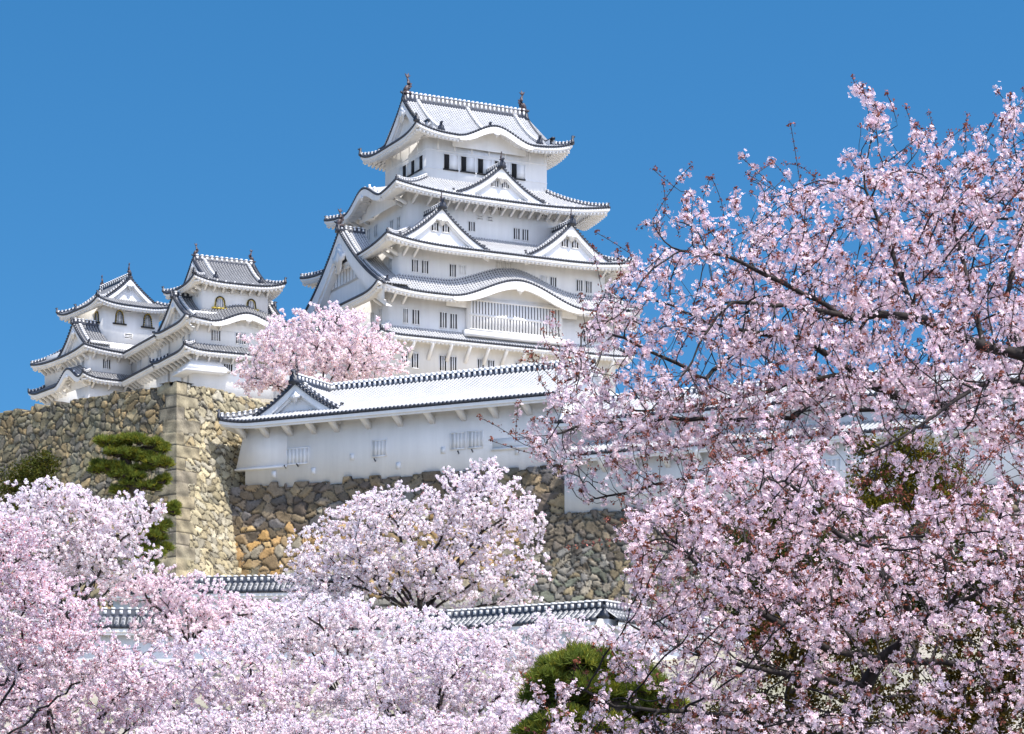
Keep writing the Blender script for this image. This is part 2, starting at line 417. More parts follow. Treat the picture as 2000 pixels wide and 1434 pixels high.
LB_A = R(-27.6); LB_O = (-13.55, 150.0)                        # long building frame
def LB(u, v): return (LB_O[0]+math.cos(LB_A)*u-math.sin(LB_A)*v, LB_O[1]+math.sin(LB_A)*u+math.cos(LB_A)*v)
dB = (math.cos(LB_A), math.sin(LB_A)); nB = (math.sin(LB_A), -math.cos(LB_A))
p = LB(-9, -.12)
fw = thing('stone_wall', (*p, 11.0), 0, 'ochre and grey foundation stonework directly under the long white tile roofed building', 'stone wall')
face_obj('wall_face', fw, stone_face(p, dB, nB, 28.75, 20.95, 10.5, bat_found, pal_found, .84, .57, 8, .07, 0, 0, .22))
p = LB(19.65, -1.62)
rw = thing('stone_wall', (*p, 9.0), 0, 'low dark rubble stone wall under the two storey white building behind the near blossom', 'stone wall')
face_obj('wall_face', rw, stone_face(LB(17.2, -1.62), dB, nB, 40, 17.75, 9.0, bat_found, pal_rubble, .54, .42, 12, .07, 0, 0, .16))

# ------------------------------------------------------------------ roof kit
def T_(rot=0.0, cx=0.0, cy=0.0):
    c, s = math.cos(rot), math.sin(rot)
    return lambda a, o: (cx+a*c+o*s, cy+a*s-o*c)
SIDE = {'S': 0.0, 'E': math.pi/2, 'N': math.pi, 'W': -math.pi/2}

def roof_rows(mb, T, a0, a1, O, dmaxf, zf, pitch=.3, nseg=7, relief=.32, tile=.3):
    n = max(1, int(round((a1-a0)/pitch))); p = (a1-a0)/n
    dx = np.array([-.5, -.28, -.19, 0, .19, .28, .5])*p
    dh = np.array([0, .02, .78, 1, .78, .02, 0])*relief*p
    ac = a0+p*(np.arange(n)+.5)
    Aa = ac[:, None]+dx[None]                                   # n,7
    D = np.maximum(dmaxf(Aa), 0)                                # n,7
    q = np.linspace(0, 1, nseg+1)
    d = D[..., None]*q                                          # n,7,s
    A3 = np.repeat(Aa[..., None], nseg+1, 2)
    Z = zf(A3, d)+dh[None, :, None]
    X, Y = T(A3, O-d)
    u = np.repeat(np.broadcast_to((dx/p+.5)[None, :, None], Aa.shape+(1,)), nseg+1, 2)
    P = np.stack([X, Y, Z], -1); UV = np.stack([u, d*1.15/tile], -1)
    keep = D.max(1) > .06
    b = len(mb.v)
    P, UV = P[keep], UV[keep]; nk = len(P)
    mb.v.extend(map(tuple, P.reshape(-1, 3).tolist())); mb.uv.extend(map(tuple, UV.reshape(-1, 2).tolist()))
    idx = (np.arange(nk*7*(nseg+1)).reshape(nk, 7, nseg+1)+b)
    Fq = np.stack([idx[:, :-1, :-1], idx[:, 1:, :-1], idx[:, 1:, 1:], idx[:, :-1, 1:]], -1).reshape(-1, 4)
    mb.f.extend(Fq.tolist()); mb.m.extend([0]*len(Fq))

def eave_caps(mb, T, a0, a1, O, ez, pitch=.3, r=None, drop=.075, out=.03):
    """dark round tile ends along an eave"""
    n = max(1, int(round((a1-a0)/pitch))); p = (a1-a0)/n; r = r or .38*p
    L, M = [], []
    for k in range(n):
        a = a0+p*(k+.5); z = float(ez(a))+.10*p
        V = [(*T(a, O+out), z)]; V2 = []
        for j in range(8):
            th = 2*math.pi*j/8; V.append((*T(a+r*math.cos(th), O+out), z+r*math.sin(th)))
            V2.append((*T(a+r*math.cos(th), O-.25), z+r*math.sin(th)))
        mb.add(V+V2, [(0, 1+j, 1+(j+1) % 8) for j in range(8)]+[(1+j, 9+j, 9+(j+1) % 8, 1+(j+1) % 8) for j in range(8)], 0)
    aa = np.linspace(a0, a1, max(4, n)+1)
    top = [(*T(a, O), float(ez(a))+.01) for a in aa]; bot = [(*T(a, O-.02), float(ez(a))-drop) for a in aa]; inn = [(*T(a, O-.2), float(ez(a))-drop) for a in aa]
    mb.strip(top, bot, 0); mb.strip(bot, inn, 0)

def eave_white(mb, T, a0, a1, O, Ow, ez, ezw, k=1.0, dent=.42, mit=(1, 1), drop=.13):
    """stepped white cornice, rafter ends and soffit"""
    n = max(8, int((a1-a0)/.5)); aa = np.linspace(a0, a1, n+1); am, ah = (a0+a1)/2, (a1-a0)/2
    def inset(a, i):
        l = a0+(i if mit[0] else 0); h = a1-(i if mit[1] else 0)
        return l+(a-a0)/(a1-a0)*(h-l)
    prof = [(.05, -drop+.02), (.05, -drop-.20*k), (.17, -drop-.20*k), (.17, -drop-.36*k), (.30, -drop-.36*k)]
    lines = [[(*T(inset(a, i), O-i), float(ez(a))+dz) for a in aa] for i, dz in prof]
    ov = O-Ow
    lines.append([(*T(inset(a, ov), Ow-.02), float(ezw(a))) for a in aa])
    for A, B in zip(lines[:-1], lines[1:]): mb.strip(A, B, 0)
    if dent:
        m = int((a1-a0-.6)/dent)
        for q in range(m):
            a = a0+.3+(q+.5)*(a1-a0-.6)/m; w = dent*.25; z = float(ez(a))-drop-.36*k
            o1, o0 = O-.16, O-.2-min(ov-.25, 1.3)
            zi = z+(float(ezw(a))-z)*((o1-o0)/max(.3, ov-.3))
            V = [(*T(x, o), zz) for o, zz in ((o1, z+.04), (o1, z-.24*k), (o0, zi-.2*k), (o0, zi+.04)) for x in (a-w, a+w)]
            mb.add(V, [(0, 1, 3, 2), (2, 3, 5, 4), (0, 2, 4, 6), (1, 7, 5, 3)], 0)

def ridge_mesh(path, w, h, block=.42, cap=False):
    """stacked-tile ridge: dark core, plaster joints along both sides, white rounded cap"""
    P = [Vector(p) for p in path]; mb = MB()
    def frame(i):
        d = (P[min(i+1, len(P)-1)]-P[max(i-1, 0)]); d.z *= 1; s = Vector((d.y, -d.x, 0)).normalized(); return s
    def sweep(prof, m):
        rings = []
        for i, p_ in enumerate(P):
            s = frame(i); rings.append([tuple(p_+s*x+Vector((0, 0, z))) for x, z in prof])
        k = len(prof)
        V = [q for r in rings for q in r]
        Fc = [(i*k+j, i*k+j+1, (i+1)*k+j+1, (i+1)*k+j) for i in range(len(P)-1) for j in range(k-1)]
        Fc += [list(range(k)), list(range((len(P)-1)*k, len(P)*k))[::-1]]
        mb.add(V, Fc, m)
    hw = w/2
    sweep([(-hw, -.15), (-hw, h*.9), (hw, h*.9), (hw, -.15)], 0)
    if cap: sweep([(-hw*1.12, h*.76), (-hw*1.05, h*.9), (-hw*.5, h*1.06), (0, h*1.12), (hw*.5, h*1.06), (hw*1.05, h*.9), (hw*1.12, h*.76)], 1)
    # plaster blocks
    seg = [(P[i+1]-P[i]).length for i in range(len(P)-1)]; tot = sum(seg); nb = max(2, int(tot/block))
    for b_ in range(nb):
        t = (b_+.5)/nb*tot; i = 0
        while i < len(seg)-1 and t > seg[i]: t -= seg[i]; i += 1
        c = P[i].lerp(P[i+1], min(1, t/max(seg[i], 1e-6))); d = (P[i+1]-P[i]).normalized(); s = Vector((d.y, -d.x, 0)).normalized(); bl = tot/nb*.20
        for sg in (-1, 1):
            V = [tuple(c+s*sg*x+d*y+Vector((0, 0, z))) for x in (hw-.03, hw+.035) for y in (-bl, bl) for z in (h*.18, h*.72)]
            mb.add(V, [(0, 1, 3, 2), (4, 6, 7, 5), (0, 4, 5, 1), (2, 3, 7, 6), (0, 2, 6, 4), (1, 5, 7, 3)], 1)
        V = [tuple(c+s*x+d*y+Vector((0, 0, z))) for x in (-hw*1.16, hw*1.16) for y in (-bl*1.15, bl*1.15) for z in (h*.84, h*1.12)]
        mb.add(V, [(0, 1, 3, 2), (4, 6, 7, 5), (0, 4, 5, 1), (2, 3, 7, 6), (0, 2, 6, 4), (1, 5, 7, 3)], 1)
    return mb

ONI = [(-.5, -.1), (.5, -.1), (.56, .22), (.40, .34), (.42, .62), (.24, .78), (.13, .84), (.15, 1.18), (0, 1.34), (-.15, 1.18), (-.13, .84), (-.24, .78), (-.42, .62), (-.40, .34), (-.56, .22)]
def end_tile(parent, loc, rot, s=.7):
    """dark ridge end tile; rot turns its face (0 = facing -y)"""
    s *= .86
    mb = MB(); mb.prism([(x*s, z*s) for x, z in ONI], 'y', -.16*s, .16*s)
    mb.prism([(x*s*.55, .12*s+z*s*.5) for x, z in ONI[:7]+ONI[-6:]], 'y', -.26*s, -.15*s)
    mb.tube([(0, -.16*s, 1.0*s), (0, -.42*s, 1.16*s)], [.12*s, .14*s], 8)
    return mb.obj('ridge_end_tile', [M_DARK], parent, 0, loc, rot)

def fish(parent, loc, rot, s=1.0):
    """fish shaped ridge ornament, head down, tail up; rot 0: head towards -x"""
    mb = MB()
    path = [(-.34, 0, .12), (-.22, 0, .30), (-.02, 0, .62), (.08, 0, .95), (.04, 0, 1.25), (-.08, 0, 1.5)]
    rad = [.20, .29, .27, .20, .13, .07]
    mb.tube([tuple(s*q for q in p_) for p_ in path], [s*r_ for r_ in rad], 9)
    t = .035*s
    mb.prism([(-.06*s, 1.42*s), (.30*s, 1.78*s), (.10*s, 1.74*s), (.06*s, 2.02*s), (-.10*s, 1.78*s), (-.34*s, 1.92*s), (-.22*s, 1.62*s)], 'y', -t, t)
    mb.prism([(.16*s, .45*s), (.46*s, .72*s), (.34*s, .80*s), (.44*s, 1.02*s), (.26*s, 1.02*s), (.12*s, 1.25*s), (.02*s, .9*s)], 'y', -t, t)
    for sg in (-1, 1): mb.prism([(-.10*s, .42*s), (.12*s, .30*s), (.20*s, .62*s)], 'y', sg*.25*s-t, sg*.25*s+t)
    mb.frustum((-.1*s, 0, -.12*s), (.42*s, .3*s), (-.1*s, 0, .16*s), (.32*s, .22*s))
    return mb.obj('fish_ornament', [M_BRONZE], parent, 0, loc, rot, True)

def gegyo(mb, T, a, o, z, s):
    """carved hanging ornament under a gable peak"""
    out = [(0, .12), (.22, .0), (.42, -.32), (.62, -.30), (.52, -.58), (.30, -.60), (.22, -.88), (0, -1.1), (-.22, -.88), (-.30, -.60), (-.52, -.58), (-.62, -.30), (-.42, -.32), (-.22, .0)]
    n = len(out)
    V = [(*T(a+x*s, o+.10), z+y*s) for x, y in out]+[(*T(a+x*s, o-.02), z+y*s) for x, y in out]
    mb.add(V, [list(range(n))]+[(i, n+i, n+(i+1) % n, (i+1) % n) for i in range(n)])
    mb.add([(*T(a+x*s*.35, o+.17), z-.45*s+y*s*.35+.2*s) for x, y in out], [list(range(n))])

class Bld:
    def __init__(s, name, cx, cy, zb, rot, label, cat, pitch=.3, tile=None, wall=None, group=None):
        s.root = thing(name, (cx, cy, zb), rot, label, cat, group); s.zb = zb; s.pitch = pitch
        s.tile = tile or M_TILE_WHITE; s.wall_m = wall or M_PLASTER
    def put(s, mb, name, mats, parent=None, smooth=False): return mb.obj(name, mats, parent or s.root, s.zb, smooth=smooth)
    def wall(s, x0, x1, y0, y1, z0, z1, flare=0.0, name='storey_wall'):
        mb = MB()
        if flare:
            zf_ = z0+2.2
            mb.frustum(((x0+x1)/2, (y0+y1)/2, z0), ((x1-x0)/2+flare, (y1-y0)/2+flare), ((x0+x1)/2, (y0+y1)/2, zf_), ((x1-x0)/2, (y1-y0)/2))
            mb.box(x0, x1, y0, y1, zf_, z1)
        else: mb.box(x0, x1, y0, y1, z0, z1)
        return s.put(mb, name, [s.wall_m])
    # ---- a hipped ring of roof round a storey, or a whole hip-and-gable roof
    def tier(s, x0, x1, y0, y1, ze, inner, zt, lift, walls, bumps={}, c=.35, sides='SWEN', k=1.0, oni=.7, irim=None, dent=.42, hips=('SW', 'SE', 'NW', 'NE'), lam0=.55, hipw=.34):
        """outer rectangle x0..x1,y0..y1; inner rectangle (or irim = (gable x half, ridge z, axis)); walls rectangle"""
        pt_ = s.pitch; roof = MB(); caps = MB(); white = MB(); info = {}
        cx, cy = (x0+x1)/2, (y0+y1)/2; HX, HY = (x1-x0)/2, (y1-y0)/2
        for sd in 'SWEN':
            rot = SIDE[sd]; T0 = T_(rot)
            T = (lambda T0: (lambda a, o: (T0(a, o)[0]+cx, T0(a, o)[1]+cy)))(T0)
            ns = sd in 'SN'
            A, O = (HX, HY) if ns else (HY, HX)
            iw = (inner[0], inner[1]) if ns else (inner[1], inner[0])      # half sizes of the inner rectangle
            Ai, Oi = iw; ww = {'S': cy-walls[2], 'N': walls[3]-cy, 'W': cx-walls[0], 'E': walls[1]-cx}[sd]
            bl = bumps.get(sd, [])
            def bumpf(a, q, bl=bl):
                z = 0*a
                for a_, w_, h_, fall in bl:
                    t = np.clip(np.abs(a-a_)/w_, 0, 1); kk = 1-(3*t*t-2*t*t*t)
                    z = z+h_*kk*np.clip(1-fall*q, 0, 1)
                return z
            if irim is None:
                dS = O-Oi
                dmaxf = lambda a, A=A, Ai=Ai, dS=dS: dS*np.clip((A-np.abs(a))/(A-Ai), 0, 1)
                def zf(a, d, A=A, Ai=Ai, dS=dS, bumpf=bumpf):
                    q = d/dS; lam = (A-np.abs(a))/(A-Ai)
                    return ze+(zt-ze)*((1-c)*q+c*q*q)+lift*np.clip(1-lam/(lam0*4), 0, 1)**3*np.clip(1-q, 0, 1)+bumpf(a, q)
            else:
                gx, zr, ax, dk = irim                                        # gable half, ridge z, axis, skirt depth
                along = ns == (ax == 'x')
                Of = HY if ax == 'x' else HX
                if along: dmaxf = lambda a, A=A, O=O: np.where(np.abs(a) <= gx, O, np.clip(A-np.abs(a), 0, dk))
                else: dmaxf = lambda a, A=A: np.clip(A-np.abs(a), 0, dk)
                def zf(a, d, A=A, Of=Of, bumpf=bumpf):
                    q = d/Of; lam = (A-np.abs(a))/(dk*1.3)
                    return ze+(zr-ze)*((1-c)*q+c*q*q)+lift*np.clip(1-lam/(lam0*4), 0, 1)**3*np.clip(1-d/(dk*1.6), 0, 1)+bumpf(a, q)
            ez = lambda a, zf=zf: zf(np.asarray(a, float), np.zeros_like(np.asarray(a, float)))
            def ezw(a, ez=ez, O=O, ww=ww, bumpf=bumpf): return ze+(ez(a)-ze-bumpf(np.asarray(a, float), 0))*.45+bumpf(np.asarray(a, float), 0)-.47*k+.27*(O-ww)
            info[sd] = (T, A, O, ww, zf, ez, ezw, bl)
            if sd not in sides: continue
            roof_rows(roof, T, -A, A, O, dmaxf, zf, pt_, 9 if irim else 6)
            eave_caps(caps, T, -A, A, O, ez, pt_, out=.04)
            eave_white(white, T, -A, A, O, ww, ez, ezw, k, dent)
        ro = s.put(roof, 'roof', [s.tile]); s.put(caps, 'eave_tiles', [M_DARK], ro); s.put(white, 'eave', [s.wall_m], ro)
        # bulging (undulating) gables
        for sd in sides:
            T, A, O, ww, zf, ez, ezw, bl = info[sd]
            for a_, w_, h_, fall in bl:
                mb = MB(); aa = np.linspace(a_-w_*.98, a_+w_*.98, 33)
                kk = 1-np.abs(aa-a_)/w_
                th = .30+.42*h_*np.clip(kk*2.2, 0, 1)**.7*.5
                top = [(*T(a, O-.02), float(ez(a))-.10) for a in aa]; bot = [(*T(a, O-.02), float(ez(a))-.12-t) for a, t in zip(aa, th)]
                bk = [(*T(a, O-.35), float(ez(a))-.12-t) for a, t in zip(aa, th)]; tb = [(*T(a, O-.35), float(ez(a))-.10) for a in aa]
                mb.strip(top, bot); mb.strip(bot, bk); mb.strip(bk, tb)
                gegyo(mb, T, a_, O-.02, float(ez(a_))-.42-.16*h_, .42*h_**.5)
                s.put(mb, 'curved_bargeboard', [s.wall_m], ro)
                pn = MB(); op = max(ww+.04, O-1.7)
                tp = [(*T(a, op), float(ez(a))-.2) for a in aa]; bt = [(*T(a, op), ze-.75*k) for a in aa]
                pn.strip(tp, bt); s.put(pn, 'gable_panel', [s.wall_m], ro)
        if irim is None:
            Ai, Oi = inner
            cor = {'SW': (-1, -1), 'SE': (1, -1), 'NW': (-1, 1), 'NE': (1, 1)}
            for h in hips:
                sx, sy = cor[h]; sd = h[0]; T, A, O, ww, zf, ez, ezw, bl = info[sd]
                if sd not in sides: continue
                path = []
                for q in np.linspace(0.03, 1, 8):
                    x = cx+sx*(HX+(Ai-HX)*q); y = cy+sy*(HY+(Oi-HY)*q); a = (x-cx)*(1 if sd == 'S' else -1)
                    path.append((x, y, float(zf(np.array(a), np.array(q*(HY-Oi))))+.05))
                s.put(ridge_mesh(path, hipw, hipw*.95, .36), 'hip_ridge', [M_DARK, s.wall_m], ro)
                end_tile(ro, (path[0][0], path[0][1], path[0][2]-s.zb), math.atan2(sy, sx)+math.pi/2, oni*.55)
        return ro, info
    # ---- triangular gable standing on a roof slope
    def gable(s, sd, cx, cy, a0, of, ob, za, w, zpar, drop, c=.4, ridge=True, oni=.75, wall_in=.55, win=0, name='dormer_gable', board=.5, orn=.8, fishy=0, zwall=None, rows_in=0.0):
        T0 = T_(SIDE[sd]); T = lambda a, o: (T0(a, o)[0]+cx, T0(a, o)[1]+cy)
        def zg(wv): q = wv/w; return za-drop*((1+c)*q-c*q*q)
        def foot(o):
            ws = np.linspace(0, w*1.25, 60); res = []
            for sg in (-1, 1):
                d = zg(ws)-zpar(a0+sg*ws, o)
                k = np.argmax(d < -.03) if (d < -.03).any() else len(ws)-1
                res.append(ws[k])
            return res
        tiles = MB(); n = max(1, int(round((of-ob)/s.pitch))); p = (of-ob)/n
        dx = np.array([-.5, -.28, -.19, 0, .19, .28, .5])*p; dh = np.array([0, .02, .78, 1, .78, .02, 0])*.32*p
        for k in range(n):
            oc = ob+p*(k+.5); fl = foot(oc)
            for si, sg in enumerate((-1, 1)):
                if fl[si] < .1: continue
                ws = np.linspace(0, fl[si], 9)
                O3 = (oc+dx)[:, None]+0*ws[None]; A3 = a0+sg*ws[None]+0*O3; Z3 = zg(ws)[None]+dh[:, None]
                X, Y = T(A3, O3); uv = np.stack([np.repeat((dx/p+.5)[:, None], 9, 1), np.repeat(ws[None]*1.2/.3, 7, 0)], -1)
                tiles.grid(np.stack([X, Y, Z3], -1), uv)
        g = s.put(tiles, name, [s.tile])
        fl = foot(of-.1); caps = MB(); bd = MB(); fr = MB()
        for si, sg in enumerate((-1, 1)):
            L_ = fl[si]; nn = max(3, int(L_*1.15/s.pitch))
            for k in range(nn):                                           # dark tile ends down the verge
                wv = L_*(k+.5)/nn; z = float(zg(wv))+.04; r = .36*s.pitch*1.1
                V = [(*T(a0+sg*wv+r*math.cos(j*math.pi/4), of+.03), z+r*math.sin(j*math.pi/4)) for j in range(8)]
                V2 = [(*T(a0+sg*wv+r*math.cos(j*math.pi/4), of-.25), z+r*math.sin(j*math.pi/4)) for j in range(8)]
                caps.add(V+V2, [list(range(8))]+[(j, (j+1) % 8, 8+(j+1) % 8, 8+j) for j in range(8)])
            ws = np.linspace(0, L_, 14)
            t0 = [(*T(a0+sg*x, of), float(zg(x))) for x in ws]; t1 = [(*T(a0+sg*x, of-.02), float(zg(x))-.14) for x in ws]; t2 = [(*T(a0+sg*x, of-.3), float(zg(x))-.14) for x in ws]
            caps.strip(t0, t1); caps.strip(t1, t2)
            bw = board*(1+.25*np.linspace(0, 1, 14))
            b0 = [(*T(a0+sg*x, of-.10), float(zg(x))-.12) for x in ws]; b1 = [(*T(a0+sg*x, of-.10), float(zg(x))-.14-q) for x, q in zip(ws, bw)]
            b2 = [(*T(a0+sg*x, of-.28), float(zg(x))-.14-q) for x, q in zip(ws, bw)]; b3 = [(*T(a0+sg*x, of-.28), float(zg(x))-.14-q*1.35) for x, q in zip(ws, bw)]
            b4 = [(*T(a0+sg*x, of-wall_in), float(zg(x))-.14-q*1.35) for x, q in zip(ws, bw)]
            bd.strip(b0, b1); bd.strip(b1, b2); bd.strip(b2, b3); bd.strip(b3, b4)
            zb_ = zwall if zwall is not None else float(min(zg(L_), zpar(a0, of)))-.3
            f0 = [(*T(a0+sg*x, of-wall_in), float(zg(x))-.2) for x in ws]; f1 = [(*T(a0+sg*x, of-wall_in), zb_) for x in ws]
            fr.strip(f0, f1)
        gegyo(bd, T, a0, of-.10, za-board*1.25-.14, orn)
        s.put(caps, 'verge_tiles', [M_DARK], g); s.put(bd, 'bargeboard', [s.wall_m], g); gw = s.put(fr, 'gable_wall', [s.wall_m], g)
        if ridge:
            pth = [(*T(a0, o), za+.06) for o in np.linspace(of-.1, ob, 4)]
            s.put(ridge_mesh(pth, .36, .42), 'ridge', [M_DARK, s.wall_m], g)
            x, y = T(a0, of+.05); end_tile(g, (x, y, za-.1-s.zb), SIDE[sd], oni)
        if fishy: 
            x, y = T(a0, of-.25); fish(g, (x, y, za+.5-s.zb), SIDE[sd]+math.pi/2, fishy)
        for si, sg in enumerate((-1, 1)):                                  # descending ridges just behind the verge
            ws = np.linspace(.25, fl[si]*.93, 9)
            pth = [(*T(a0+sg*x, of-.75), float(zg(x))+.06) for x in ws]
            s.put(ridge_mesh(pth, .26, .22, .34), 'descending_ridge', [M_DARK, s.wall_m], g)
            x, y = T(a0+sg*ws[-1], of-.75); end_tile(g, (x, y, float(zg(ws[-1]))-s.zb), SIDE[sd]+(math.pi/2 if sg > 0 else -math.pi/2), oni*.6)
        for wa, wz0, wz1, ww_, nb in (win or []): s.slot(sd, wa, of-wall_in, wz0, wz1, ww_, nb, g, cx, cy)
        return g
    # ---- openings
    _cache = {}
    def slot(s, sd, a, o, z0, z1, w, nb, parent=None, cx=0, cy=0, closed=False, dark=None, mull=.5):
        key = (round(z1-z0, 2), round(w, 2), nb, closed, mull, s.wall_m.name)
        if key not in s._cache:
            h = z1-z0; pn = MB(); pn.box(-w/2, w/2, -.03, .05, 0, h)
            br = MB(); p = w/nb; bw = p*mull
            for i in range(1, nb): br.box(-w/2+i*p-bw/2, -w/2+i*p+bw/2, -.075, .0, .0, h)
            f = .07
            br.box(-w/2-f, -w/2+.0, -.07, .04, -f, h+f); br.box(w/2, w/2+f, -.07, .04, -f, h+f)
            br.box(-w/2+.002, w/2-.002, -.068, .038, h, h+f); br.box(-w/2+.002, w/2-.002, -.10, .038, -f, 0)
            s._cache[key] = (pn.mesh('window', [s.wall_m if closed else (dark or M_SLIT)]), br.mesh('lattice', [s.wall_m]))
        m1, m2 = s._cache[key]
        T0 = T_(SIDE[sd]); x, y = T0(a, o)
        wn = link('window', m1, parent or s.root, (x+cx, y+cy, z0-s.zb), SIDE[sd])
        if parent is None: link('lattice', m2, wn)
        else: link('lattice', m2, parent, (x+cx, y+cy, z0-s.zb), SIDE[sd])
        return wn
    def louver(s, sd, a, o, z0, z1, w, parent=None, cx=0, cy=0):
        pn = MB(); h = z1-z0; pn.box(-w/2, w/2, -.02, .04, 0, h)
        br = MB(); br.box(-w/2-.06, w/2+.06, -.09, .03, -.06, 0); br.box(-w/2-.06, w/2+.06, -.09, .03, h, h+.06)
        br.box(-w/2-.06, -w/2, -.088, .03, 0, h); br.box(w/2, w/2+.06, -.088, .03, 0, h)
        for i in (1, 2): br.box(-w/2, w/2, -.07, .02, h*i/3-.04, h*i/3+.04)
        x, y = T_(SIDE[sd])(a, o)
        wn = pn.obj('vent', [M_SLIT], parent or s.root, 0, (x+cx, y+cy, z0-s.zb), SIDE[sd]); br.obj('louvre', [s.wall_m], wn)
    def bell(s, sd, a, o, z0, z1, w, gold, cx=0, cy=0):
        """bell-shaped window with studded black frame"""
        h = z1-z0
        def prof(hw, hh, e=0):
            pts = [(hw*1.12, 0), (hw*1.0, hh*.3), (hw*.93, hh*.62), (hw*.74, hh*.84), (hw*.42, hh*.96), (0, hh*1.03)]
            return pts+[(-x, z) for x, z in pts[::-1][1:]]
        outer = prof(w/2, h); inn = prof(w/2*.76, h*.86)
        pn = MB(); pn.prism(inn, 'y', -.05, .03)
        x, y = T_(SIDE[sd])(a, o)
        wn = pn.obj('bell_window', [s.wall_m], s.root, 0, (x+cx, y+cy, z0-s.zb), SIDE[sd])
        fr = MB(); n = len(outer)
        V = [(x_, -.12, z) for x_, z in outer]+[(x_, -.12, z) for x_, z in inn]+[(x_, .02, z) for x_, z in outer]+[(x_, .02, z) for x_, z in inn]
        fr.add(V, [(i, i+1, n+i+1, n+i) for i in range(n-1)]+[(i, 2*n+i, 2*n+i+1, i+1) for i in range(n-1)]+[(n+i, n+i+1, 3*n+i+1, 3*n+i) for i in range(n-1)])
        fr.box(-w*.78, w*.78, -.2, .02, -.14, 0)
        for i in range(n-1):
            for t in (.25, .75):
                xa = (outer[i][0]*(1-t)+outer[i+1][0]*t)*.88; za_ = (outer[i][1]*(1-t)+outer[i+1][1]*t)*.95
                q_ = .055 if gold == 2 else .036; fr.box(xa-q_, xa+q_, -.17, -.10, za_-q_, za_+q_, 1)
        fr.obj('frame', [M_GOLD, M_BLACKWOOD] if gold == 2 else [M_BLACKWOOD, M_GOLD], wn)
        br = MB()
        for i in range(4): br.box(-w*.26+i*w*.173-.045, -w*.26+i*w*.173+.02, -.06, -.045, .05, h*.78)
        br.obj('lattice', [M_SLIT], wn)
    def brackets(s, sd, al, Ow, ov, ez_, cx=0, cy=0, drop=1.15, w=.2, steep=.85):
        mb = MB(); mb.prism([(0.02, -drop), (.02, -drop+.32), (-ov*steep, -.02), (-ov*steep, .22), (-ov*steep-.18, .2), (-ov*steep-.18, -.14), (-.22, -drop+.02)], 'x', -w/2, w/2)
        me = mb.mesh('bracket', [s.wall_m]); T0 = T_(SIDE[sd])
        for a in al:
            x, y = T0(a, Ow); link('bracket', me, s.root, (x+cx, y+cy, float(ez_(a))-s.zb), SIDE[sd])

# ------------------------------------------------------------------ main keep
ROT27 = R(27)
K = Bld('castle_keep', -4.87, 249.7, 43.0, ROT27, 'huge five roofed white castle keep, the tallest building, crowned by two fish ornaments', 'castle keep', .3)
K.wall(-12.9, 12.9, -9.1, 9.1, 43, 52.75)
K.wall(-11.65, 11.65, -9.05, 9.05, 52.76, 57.25)
K.wall(-9.6, 9.6, -6.6, 6.6, 57.26, 63.2)
K.wall(-6.94, 6.94, -5.1, 5.1, 63.21, 69.85)
# roof 1: thin skirt
r1, i1 = K.tier(-14.4, 14.4, -10.6, 10.6, 47.45, (12.9, 9.1), 48.55, .35, (-12.9, 12.9, -9.1, 9.1), k=.8)
# roof 2
r2, i2 = K.tier(-15.0, 15.0, -11.2, 11.2, 51.75, (11.65, 9.05), 53.75, .75, (-12.9, 12.9, -9.1, 9.1), bumps={'S': [(.7, 7.6, 2.2, .15)]}, hips=('SE', 'NE'))
def par2(sd):
    zf = i2[sd][4]; O = i2[sd][2]
    A = i2[sd][1]
    def f(a, o):
        d = np.clip(O-o, 0, 99); lam = np.clip(A-np.abs(a), 0, 9)
        return np.where(np.abs(a) > A+.3, -99, np.asarray(zf(np.clip(a, -A, A), np.minimum(d, lam+.0)), float))
    return f
low = lambda a, o: np.where(np.abs(np.asarray(a)) > 11.3, 99.0, 50.0)+0*np.asarray(o)
for sd in 'WE':
    K.gable(sd, 0, 0, 0.0, 14.45, 11.5, 59.75, 11.2, low, 7.5, c=.4, oni=1.0, wall_in=.95, board=1.25, orn=2.6, fishy=.9, zwall=52.2, name='great_gable')
mb = MB()                                                       # plank panelling low in the great west gable
T = T_(SIDE['W'])
for o0, o1, a0, a1, z0, z1 in ((13.5, 13.58, -6.6, 6.6, 54.3, 54.5), (13.5, 13.57, -4.2, 4.2, 55.9, 56.06)):
    P = [T(a, o) for o in (o0, o1) for a in (a0, a1)]
    mb.add([(x, y, z) for z in (z0, z1) for x, y in P], [(0, 1, 5, 4), (2, 3, 7, 6), (0, 2, 6, 4), (1, 3, 7, 5), (4, 5, 7, 6), (0, 1, 3, 2)])
for a in np.arange(-4, 4.1, .8):
    P = [T(x, o) for o in (13.5, 13.56) for x in (a-.05, a+.05)]
    mb.add([(x, y, z) for z in (54.5, 55.9) for x, y in P], [(0, 1, 5, 4), (2, 3, 7, 6), (0, 2, 6, 4), (1, 3, 7, 5)])
K.put(mb, 'gable_panel', [M_PLASTER_OLD])
# roof 3 with twin gables
r3, i3 = K.tier(-14.1, 14.1, -11.4, 11.4, 56.45, (9.6, 6.6), 58.95, .75, (-11.65, 11.65, -9.05, 9.05))
def par(info, sd):
    zf, O, A = info[sd][4], info[sd][2], info[sd][1]
    return lambda a, o: np.where(np.abs(np.asarray(a)) > A, -99, np.asarray(zf(np.clip(a, -A, A), np.clip(O-np.asarray(o), 0, 99)), float))
K.gable('S', 0, 0, -7.75, 10.75, 6.5, 60.45, 5.1, par(i3, 'S'), 3.7, c=.42, oni=.9, win=[(-8.35, 58.15, 58.95, .75, 3), (-7.15, 58.15, 58.95, .75, 3)], orn=1.0, fishy=.55)
K.gable('S', 0, 0, 6.9, 10.75, 6.5, 60.45, 5.1, par(i3, 'S'), 3.7, c=.42, oni=.9, win=[(6.3, 58.15, 58.95, .75, 3), (7.5, 58.15, 58.95, .75, 3)], orn=1.0, fishy=.55)
